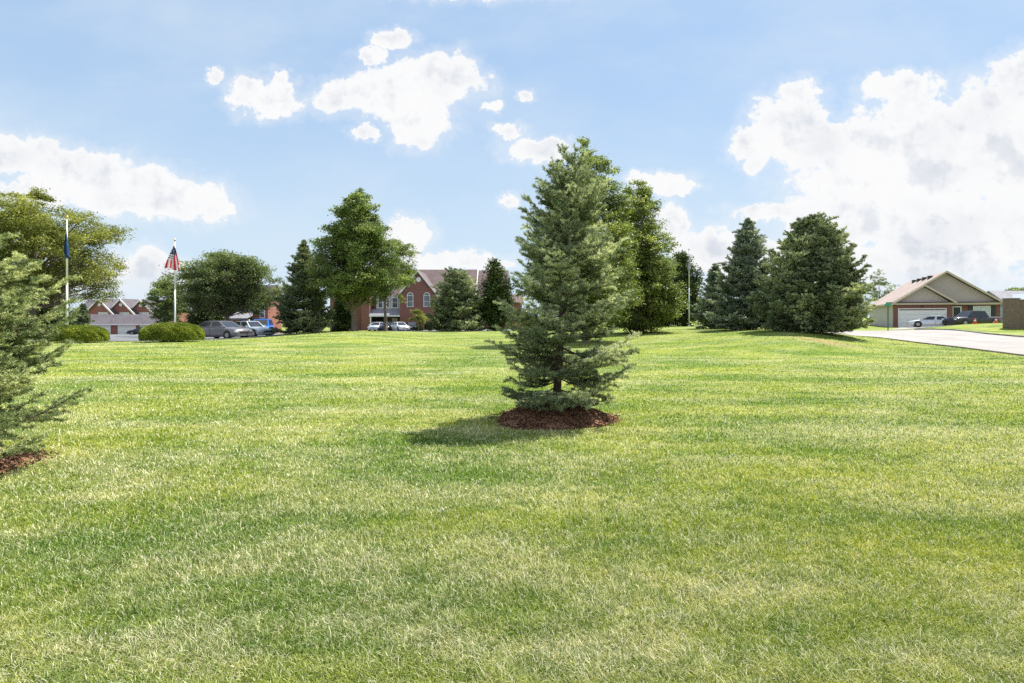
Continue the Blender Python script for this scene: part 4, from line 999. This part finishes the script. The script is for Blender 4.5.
# -- tan and brick house on the right, seen corner on
def right_house():
    YA = 75.0; yaw = -R(24.9); xA = (892-512)/F*YA; g = EYE-(327.6-HY)*YA/F
    root = empty('tan_house', (xA, YA, g), yaw, 'single storey brick fronted house with taupe gables and white double garage door', 'building')
    W = 11.25; D = 20.0; ze = 3.25; ax = 5.75; za = 7.25; gw = 1.0      # gw: garage wing stands forward
    GW = 6.25; gax = 3.25; gza = 5.55
    # walls
    MB().box(0, GW, -gw, -.002, -.6, ze-.28).build('garage_front_wall', M['brick'], root)
    MB().box(GW+.002, W, 0, .3, -.6, ze-.28).build('front_wall', M['brick'], root)
    MB().box(.02, W-.02, .302, D, -.6, ze-.05).build('side_wall', M['side_pale'], root)
    MB().box(-.012, -.002, -gw+.3, .30, -.6, ze-.3).build('corner_siding', M['side_pale'], root)
    # gables
    s = (za-ze)/(ax+.4)
    MB().prism([(.2, ze+.0), (W-.2, ze+.0), (ax, za-.3)], -.0, D-.1).build('main_gable', M['side_tan'], root)
    MB().prism([(.25, ze+.0), (GW-.2, ze+.0), (gax, gza-.28)], -gw, 1.2).build('garage_gable', M['side_tan'], root)
    ov = .45
    sR = (za-ze)/(W-ax+.2); sL = (za-ze)/(ax+.2)
    mb = MB(); e = .2
    mb.prism([(ax, za), (W+ov, za-sR*(W+ov-ax)), (W+ov, za-sR*(W+ov-ax)-e), (ax, za-e)], -.55, D+.4)
    mb.prism([(ax, za), (-ov, za-sL*(ax+ov)), (-ov, za-sL*(ax+ov)-e), (ax, za-e)], -.55, D+.4)
    sG = (gza-ze)/(gax+.1)
    mb.prism([(gax, gza), (GW+.3, gza-sG*(GW+.3-gax)), (GW+.3, gza-sG*(GW+.3-gax)-e), (gax, gza-e)], -gw-.5, 2.5)
    mb.prism([(gax, gza), (-ov, gza-sG*(gax+ov)), (-ov, gza-sG*(gax+ov)-e), (gax, gza-e)], -gw-.5, 2.5)
    rf = mb.build('roof', M['roof_tan'], root)
    for q in range(4):
        yv = 2.6+q*3.2; MB().box(ax-1.3, ax-.8, yv, yv+.55, za-sL*1.3, za-sL*1.3+.5).build('roof_vent', M['black'], rf)
    mb = MB(); t = .26
    rake(mb, ax, za+.03, W+ov+.03, za-sR*(W+ov-ax), -.68, -.553, t); rake(mb, ax, za+.03, -ov, za-sL*(ax+ov), -.68, -.553, t)
    rake(mb, gax, gza+.03, GW+.33, gza-sG*(GW+.3-gax), -gw-.63, -gw-.503, t); rake(mb, gax, gza+.03, -ov-.03, gza-sG*(gax+ov), -gw-.63, -gw-.503, t)
    mb.build('rake_board', M['cream'], root)
    mb = MB(); mb.box(-ov, GW+.3, -gw-.42, -gw-.002, ze-.28, ze-.02); mb.box(GW+.302, W+ov-.02, -.5, -.002, ze-.30, ze-.0); mb.box(-ov-.02, -.02, -gw+.0, D, ze-.30, ze-.1); mb.build('eave_trim', M['cream'], root)
    mb = MB(); mb.box(-ov, GW+.32, -gw-.47, -gw-.422, ze-.05, ze+.06); mb.box(GW+.5, W+ov, -.56, -.502, ze-.05, ze+.06); mb.build('gutter', M['trim'], root)
    # garage door with panel lines
    mb = MB()
    for q in range(4): mb.box(.62, 5.5, -gw-.06, -gw-.004, .03+q*.56, .575+q*.56)
    gd = mb.build('garage_door', M['white'], root)
    mb = MB(); mb.box(.50, .618, -gw-.10, -gw-.002, 0, 2.4); mb.box(5.502, 5.62, -gw-.10, -gw-.002, 0, 2.4); mb.box(.50, 5.62, -gw-.10, -gw-.002, 2.402, 2.52); mb.build('frame', M['white'], gd)
    MB().box(3.05, 3.2, -gw-.18, -gw-.002, 2.62, 2.85).build('wall_lamp', M['black'], root)
    # entry and front window
    d = MB().box(6.55, 7.25, -.05, -.003, .45, 2.62).build('door', M['black'], root)
    mb = MB(); mb.box(6.42, 6.55, -.1, -.002, .45, 2.62); mb.box(7.25, 7.38, -.1, -.002, .45, 2.62); mb.box(6.42, 7.38, -.1, -.002, 2.622, 2.76); mb.build('frame', M['white'], d)
    MB().box(7.62, 7.74, -.15, -.002, 1.9, 2.15).build('wall_lamp', M['black'], root)
    window(root, 8.55, 10.3, 1.15, 2.78, 0, 'glass_pale', mull=True)
    MB().box(9.38, 9.47, -.09, -.03, 1.25, 2.68).build('window_post', M['white'], root)
    for a in (8.08, 10.34): 
        mb = MB(); mb.box(a, a+.44, -.07, -.003, 1.1, 2.80)
        for q in range(10): mb.box(a+.05, a+.39, -.085, -.07, .1+1.08+q*.155, .1+1.17+q*.155)
        mb.build('shutter', M['black'], root)
right_house()
def neighbour():
    YA = 88.0; g = .3; X = lambda px: (px-512)/F*YA; Zp = lambda py: EYE+(HY-py)*YA/F-g
    root = empty('blue_grey_house', (0, 0, g), 0, 'blue grey sided house at the right edge behind the brown brick wall', 'building')
    x0 = X(1013); x1 = X(1110); ze = 3.0; 
    MB().box(x0, x1, YA, YA+8, -.6, ze-.05).build('wall', M['side_blue'], root)
    mb = MB(); zr = Zp(289.5); mb.prism([(YA-.5, ze-.15), (YA+4, zr), (YA+8.5, ze-.15), (YA+8.5, ze-.35), (YA+4, zr-.22), (YA-.5, ze-.35)], x0-.5, x1+.4, 'x'); mb.build('roof', M['roof_light'], root)
    MB().box(x0-.5, x1+.4, YA-.6, YA-.503, ze-.34, ze-.14).build('gutter', M['white'], root)
    gx = X(1029); mb = MB(); mb.prism([(gx-2.6, ze-.05), (gx+2.6, ze-.05), (gx, ze+1.9)], YA-1.5, YA+3); mb.build('gable', M['side_blue'], root)
    mb = MB(); rake(mb, gx, ze+2.1, gx+3, ze-.1, YA-1.9, YA-1.5, .22); rake(mb, gx, ze+2.1, gx-3, ze-.1, YA-1.9, YA-1.5, .22); mb.build('rake_board', M['white'], root)
    MB().box(gx-2.5, gx+2.5, YA-1.5, YA-.01, -.4, ze-.06).build('front_bay', M['side_blue'], root)
    window(root, X(1050), X(1056), 1, 2.3, YA)
neighbour()
# brown brick entrance wall at the right edge
def entrance_wall():
    Y0 = 50.0; x, y, z = at(1009, Y0); topz = EYE+(HY-299)*Y0/F
    root = empty('brick_wall', (x, y, z), R(-6), 'brown brick entrance wall at the right edge of the photo', 'wall')
    hh = topz-z
    MB().box(0, .85, -.05, .75, -.4, hh).build('pier', M['brick_brown'], root)
    MB().box(.852, 7.5, .08, .62, -.4, hh-.10).build('wall_panel', M['brick_brown'], root)
    mb = MB(); mb.box(-.05, .9, -.1, .8, hh+.002, hh+.09); mb.build('pier_cap', M['kerb'], root)
    MB().box(.902, 7.55, .03, .67, hh-.098, hh-.03).build('coping', M['kerb'], root)
entrance_wall()

# ---------------------------------------------------------------- vehicles
def paint(name, c, metal=.3, rough=.28):
    m, t, b = newmat(name); pos = t.new('ShaderNodeTexCoord').outputs['Object']
    t.l.new(t.mix(t.ramp(t.noise(pos, 2, 4), .3, .7, 0, .18), c, tuple(k*.75 for k in c)), b.inputs['Base Color'])
    b.inputs['Metallic'].default_value = metal; b.inputs['Roughness'].default_value = rough; b.inputs['Coat Weight'].default_value = .6; b.inputs['Coat Roughness'].default_value = .05
    return m
def car(name, loc, yaw, L, Wd, zbelt, zroof, cab, mat, label, cat='car', group=None, nose=.78, tail=.92, bed=None, wheel=.33):
    """x forward; cab = (base rear, roof rear, roof front, base front) as fractions of L from the tail"""
    root = empty(name, loc, yaw, label, cat, group)
    hw = Wd/2; gz0 = .20
    # lower body lofted along x
    xs = [0, .02, .10, .25, .5, .70, .80, .90, .97, 1.0]
    top = []
    for f in xs:
        if f < cab[0]: z = zbelt*(tail+(1-tail)*f/max(cab[0], .01)) if bed is None else zbelt*bed
        elif f <= cab[3]: z = zbelt
        else: z = zbelt*(1-(1-nose)*((f-cab[3])/(1-cab[3]))**1.35)
        if f in (0, 1.0): z *= .82
        top.append(z)
    V = []; n = 0
    for f, z in zip(xs, top):
        x = (f-.5)*L; w = hw*(.86 if f in (0, 1.0) else (.95 if f in (.02, .97) else 1.0)); zb = gz0+(.16 if f in (0, 1.0) else (.04 if f in (.02, .97) else 0))
        sec = [(-w*.90, zb), (-w*.98, zb+.14), (-w, (zb+z)*.5), (-w*.97, z-.10), (-w*.86, z-.01), (0, z+.025), (w*.86, z-.01), (w*.97, z-.10), (w, (zb+z)*.5), (w*.98, zb+.14), (w*.90, zb)]
        V += [(x, a, b) for a, b in sec]; n = len(sec)
    Fs = []
    for i in range(len(xs)-1):
        for j in range(n): Fs.append((i*n+j, i*n+(j+1) % n, (i+1)*n+(j+1) % n, (i+1)*n+j))
    Fs += [tuple(range(n)), tuple(range((len(xs)-1)*n, len(xs)*n))]
    me = bpy.data.meshes.new('body'); me.from_pydata(V, [], Fs); me.update(); bm_fix(me)
    body = link_mesh('body', me, mat, root, True)
    bv = body.modifiers.new('s', 'EDGE_SPLIT'); bv.split_angle = R(42)
    # greenhouse
    cx = [(f-.5)*L for f in cab]; wb = hw*.90; wr = hw*.70; zb = zbelt-.03
    Vc = [(cx[0], -wb, zb), (cx[3], -wb, zb), (cx[3], wb, zb), (cx[0], wb, zb), (cx[1], -wr, zroof-.03), (cx[2], -wr, zroof-.03), (cx[2], wr, zroof-.03), (cx[1], wr, zroof-.03),
          ((cx[1]*.8+cx[2]*.2), 0, zroof+.02), ((cx[1]*.2+cx[2]*.8), 0, zroof+.02)]
    Fcab = [(0, 1, 5, 4), (2, 3, 7, 6), (1, 2, 6, 5), (3, 0, 4, 7), (4, 5, 9, 8), (6, 7, 8, 9), (5, 6, 9), (7, 4, 8)]
    me = bpy.data.meshes.new('roof'); me.from_pydata(Vc, [], Fcab); me.update(); bm_fix(me); roof = link_mesh('roof', me, mat, root, False)
    def pane(name, q, out, shrink=(.08, .12)):
        P = [Vector(p) for p in q]; c = sum(P, Vector())/4
        # q: bottom a, bottom b, top b, top a
        a, b, cc, d = P; e0, e1 = shrink
        def bil(u, v): return (a*(1-u)+b*u)*(1-v)+(d*(1-u)+cc*u)*v
        Q = [bil(e0, e1), bil(1-e0, e1), bil(1-e0, 1-e1*.8), bil(e0, 1-e1*.8)]
        o = Vector(out).normalized()*.012
        vs = [p+o for p in Q]+[p-o for p in Q]
        MB().add(vs, [(0, 1, 2, 3), (7, 6, 5, 4), (0, 4, 5, 1), (1, 5, 6, 2), (2, 6, 7, 3), (3, 7, 4, 0)]).build(name, M['glass_car'], root)
    Vv = [Vector(v) for v in Vc]
    pane('windshield', (Vv[1], Vv[2], Vv[6], Vv[5]), (1, 0, .8), (.06, .07))
    pane('rear_window', (Vv[3], Vv[0], Vv[4], Vv[7]), (-1, 0, .6), (.08, .10))
    for sg, (a, b, c_, d) in ((-1, (0, 1, 5, 4)), (1, (3, 2, 6, 7))):
        A, B, Cc, Dd = Vv[a], Vv[b], Vv[c_], Vv[d]
        nw_ = 1 if bed is not None and cab[1]-cab[0] < .0 else 2
        for k in range(2):
            u0, u1 = k*.5, (k+1)*.5
            def bl(u, v): return (A*(1-u)+B*u)*(1-v)+(Dd*(1-u)+Cc*u)*v
            pane('side_window', (bl(u0, 0), bl(u1, 0), bl(u1, 1), bl(u0, 1)), (0, sg, .3), (.09, .13))
    # wheels: tyre > rim, arches
    for fx in (.19, .81):
        for sg in (-1, 1):
            x = (fx-.5)*L; yo = sg*(hw+.012); yi = sg*(hw-.22)
            MB().tube((x, sg*(hw-.12), wheel+.02), (x, sg*(hw+.004), wheel+.02), wheel+.06, None, 20).build('wheel_arch', M['trim'], root)
            wv = MB().tube((x, yi, wheel), (x, yo, wheel), wheel, None, 22).build('wheel', M['rubber'], root)
            mb = MB(); mb.tube((x, yo-sg*.01, wheel), (x, yo+sg*.012, wheel), wheel*.62, wheel*.56, 18); mb.build('rim', M['rim'], wv)
    # lamps, bumpers, mirrors, plate, grille
    zf = top[-2]*.82; zr_ = top[1]*.80
    for sg in (-1, 1):
        MB().box(L*.5-.16, L*.5-.005, sg*hw*.80-.16, sg*hw*.80+.10*1, zf-.07, zf+.07).build('headlight', M['lamp'], root)
        MB().box(-L*.5+.01, -L*.5+.14, sg*hw*.80-.13, sg*hw*.80+.13, zr_-.07, zr_+.08).build('tail_light', M['red_lens'], root)
        MB().add([(cx[3]-.25, sg*(hw*.93), zb+.02), (cx[3]-.10, sg*(hw*.93), zb+.02), (cx[3]-.12, sg*(hw+.16), zb+.04), (cx[3]-.24, sg*(hw+.16), zb+.04), (cx[3]-.25, sg*(hw*.93), zb+.14), (cx[3]-.12, sg*(hw*.93), zb+.14), (cx[3]-.14, sg*(hw+.15), zb+.17), (cx[3]-.24, sg*(hw+.15), zb+.17)],
                 [(0, 1, 2, 3), (4, 5, 6, 7), (0, 1, 5, 4), (1, 2, 6, 5), (2, 3, 7, 6), (3, 0, 4, 7)]).build('mirror', mat, root)
    MB().box(L*.5-.10, L*.5+.012, -hw*.52, hw*.52, zf-.17, zf-.05).build('grille', M['trim'], root)
    mb = MB(); mb.box(L*.5-.12, L*.5+.05, -hw*.84, hw*.84, .28, .44); mb.build('front_bumper', M['trim'] if bed is not None else mat, root)
    mb = MB(); mb.box(-L*.5-.05, -L*.5+.12, -hw*.84, hw*.84, .32, .48); mb.build('rear_bumper', M['trim'] if bed is not None else mat, root)
    MB().box(-L*.5-.065, -L*.5-.052, -.15, .15, .50, .60).build('number_plate', M['plate'], root)
    for sg in (-1, 1):
        mb = MB()
        for f in ((cab[0]+cab[3])/2, ): mb.box((f-.5)*L-.008, (f-.5)*L+.008, sg*hw-.006*1, sg*hw+.006, gz0+.12, zbelt-.1)
        mb.build('door_seam', M['trim'], root)
        MB().box(((cab[0]+cab[3])/2-.5)*L-.28, ((cab[0]+cab[3])/2-.5)*L-.12, sg*hw*.985-.012, sg*hw*.985+.03, zbelt-.2, zbelt-.16).build('door_handle', mat, root)
    return root
m_, t_, b_ = newmat('car_glass'); b_.inputs['Roughness'].default_value = .08; b_.inputs['Specular IOR Level'].default_value = .5
pos_ = t_.new('ShaderNodeTexCoord').outputs['Object']; t_.l.new(t_.mix(t_.noise(pos_, 1.2, 2), (.01, .013, .017), (.05, .055, .07)), b_.inputs['Base Color']); M['glass_car'] = m_
P_grey = paint('grey_car_paint', (.17, .165, .18)); P_silver = paint('silver_car_paint', (.55, .58, .62)); P_blue = paint('blue_car_paint', (.015, .18, .72)); P_black = paint('black_car_paint', (.012, .013, .016)); P_pale = paint('pale_blue_silver_paint', (.42, .47, .53)); P_white = paint('white_car_paint', (.70, .72, .74))
SED = (.10, .26, .58, .76); HAT = (.03, .12, .58, .76)
car('parked_car', at(222, 46.5), R(-20), 4.75, 1.83, .98, 1.47, SED, P_grey, 'dark grey sedan parked beside the right clipped shrub', group='cars parked beyond the left shrubs')
car('parked_car', at(251, 50.5), R(-28), 4.5, 1.70, .92, 1.42, (.12, .24, .54, .68), P_pale, 'silver blue boxy sedan parked between the grey and the blue car', group='cars parked beyond the left shrubs')
car('parked_car', at(262, 56), R(-75), 4.3, 1.78, 1.02, 1.66, HAT, P_blue, 'bright blue car next to the dark spruce', group='cars parked beyond the left shrubs')
car('parked_car', at(142, 104), R(200), 4.5, 1.78, .95, 1.45, SED, P_black, 'dark car far off by the white garage doors', group='cars at the garages')
car('parked_car', at(377, 93), R(-95), 4.3, 1.78, .95, 1.45, HAT, P_silver, 'leftmost silver car under the apartment porch', group='cars parked by the apartments')
car('parked_car', at(387.5, 93), R(-95), 4.4, 1.78, .95, 1.45, SED, P_black, 'black car between the two silver cars by the apartments', group='cars parked by the apartments')
car('parked_car', at(399.5, 91), R(-55), 4.5, 1.80, .95, 1.45, SED, P_white, 'pale silver sedan parked left of the brick gable', group='cars parked by the apartments')
car('parked_car', at(411, 92), R(-60), 4.5, 1.80, .95, 1.42, SED, P_black, 'dark car at the foot of the brick gable', group='cars parked by the apartments')
car('parked_car', at(932, 66, .02), R(150), 4.55, 1.78, .84, 1.32, (.12, .30, .56, .78), P_silver, 'silver coupe parked in front of the white garage door')
car('pickup_truck', at(972, 64, -.05), R(186), 5.7, 1.95, 1.08, 1.76, (.28, .34, .60, .74), P_black, 'black pickup truck with bed cover parked before the shuttered window', 'pickup truck', bed=1.0, wheel=.39, nose=.90)

# ---------------------------------------------------------------- street furniture
def street_sign():
    x, y, z = at(888, 58); hh = EYE+(HY-303.5)*58/F-z
    root = empty('street_sign', (x, y, z), 0, 'green street name sign on a dark post at the corner by the tan house', 'street sign')
    MB().box(-.035, .035, -.035, .035, -.2, hh-.25).build('post', M['sign_post'], root)
    MB().box(-.34, .34, -.012, .012, hh-.24, hh-.06).build('sign_blade', M['green_sign'], root)
    b = MB().box(-.012, .012, -.34, .34, hh-.05, hh+.13).build('sign_blade', M['green_sign'], root); 
    MB().box(-.05, .05, -.05, .05, hh-.06, hh-.045).build('bracket', M['steel'], root)
street_sign()
def cone(px, Y, label):
    root = empty('traffic_cone', at(px, Y), 0, label, 'traffic cone', 'red cones on the grass verge')
    MB().box(-.20, .20, -.20, .20, 0, .04).build('base', M['orange'], root)
    MB().lathe((0, 0, .04), [(.14, 0), (.12, .08), (.04, .53), (.03, .55)], 16).build('cone', M['orange'], root, True)
    MB().lathe((0, 0, .04), [(.108, .22), (.078, .36)], 16).build('reflective_band', M['white'], root, True)
cone(975, 56.5, 'red and white traffic cone on the verge before the pickup cab')
cone(996, 57.5, 'red and white traffic cone on the verge left of the brown brick wall')
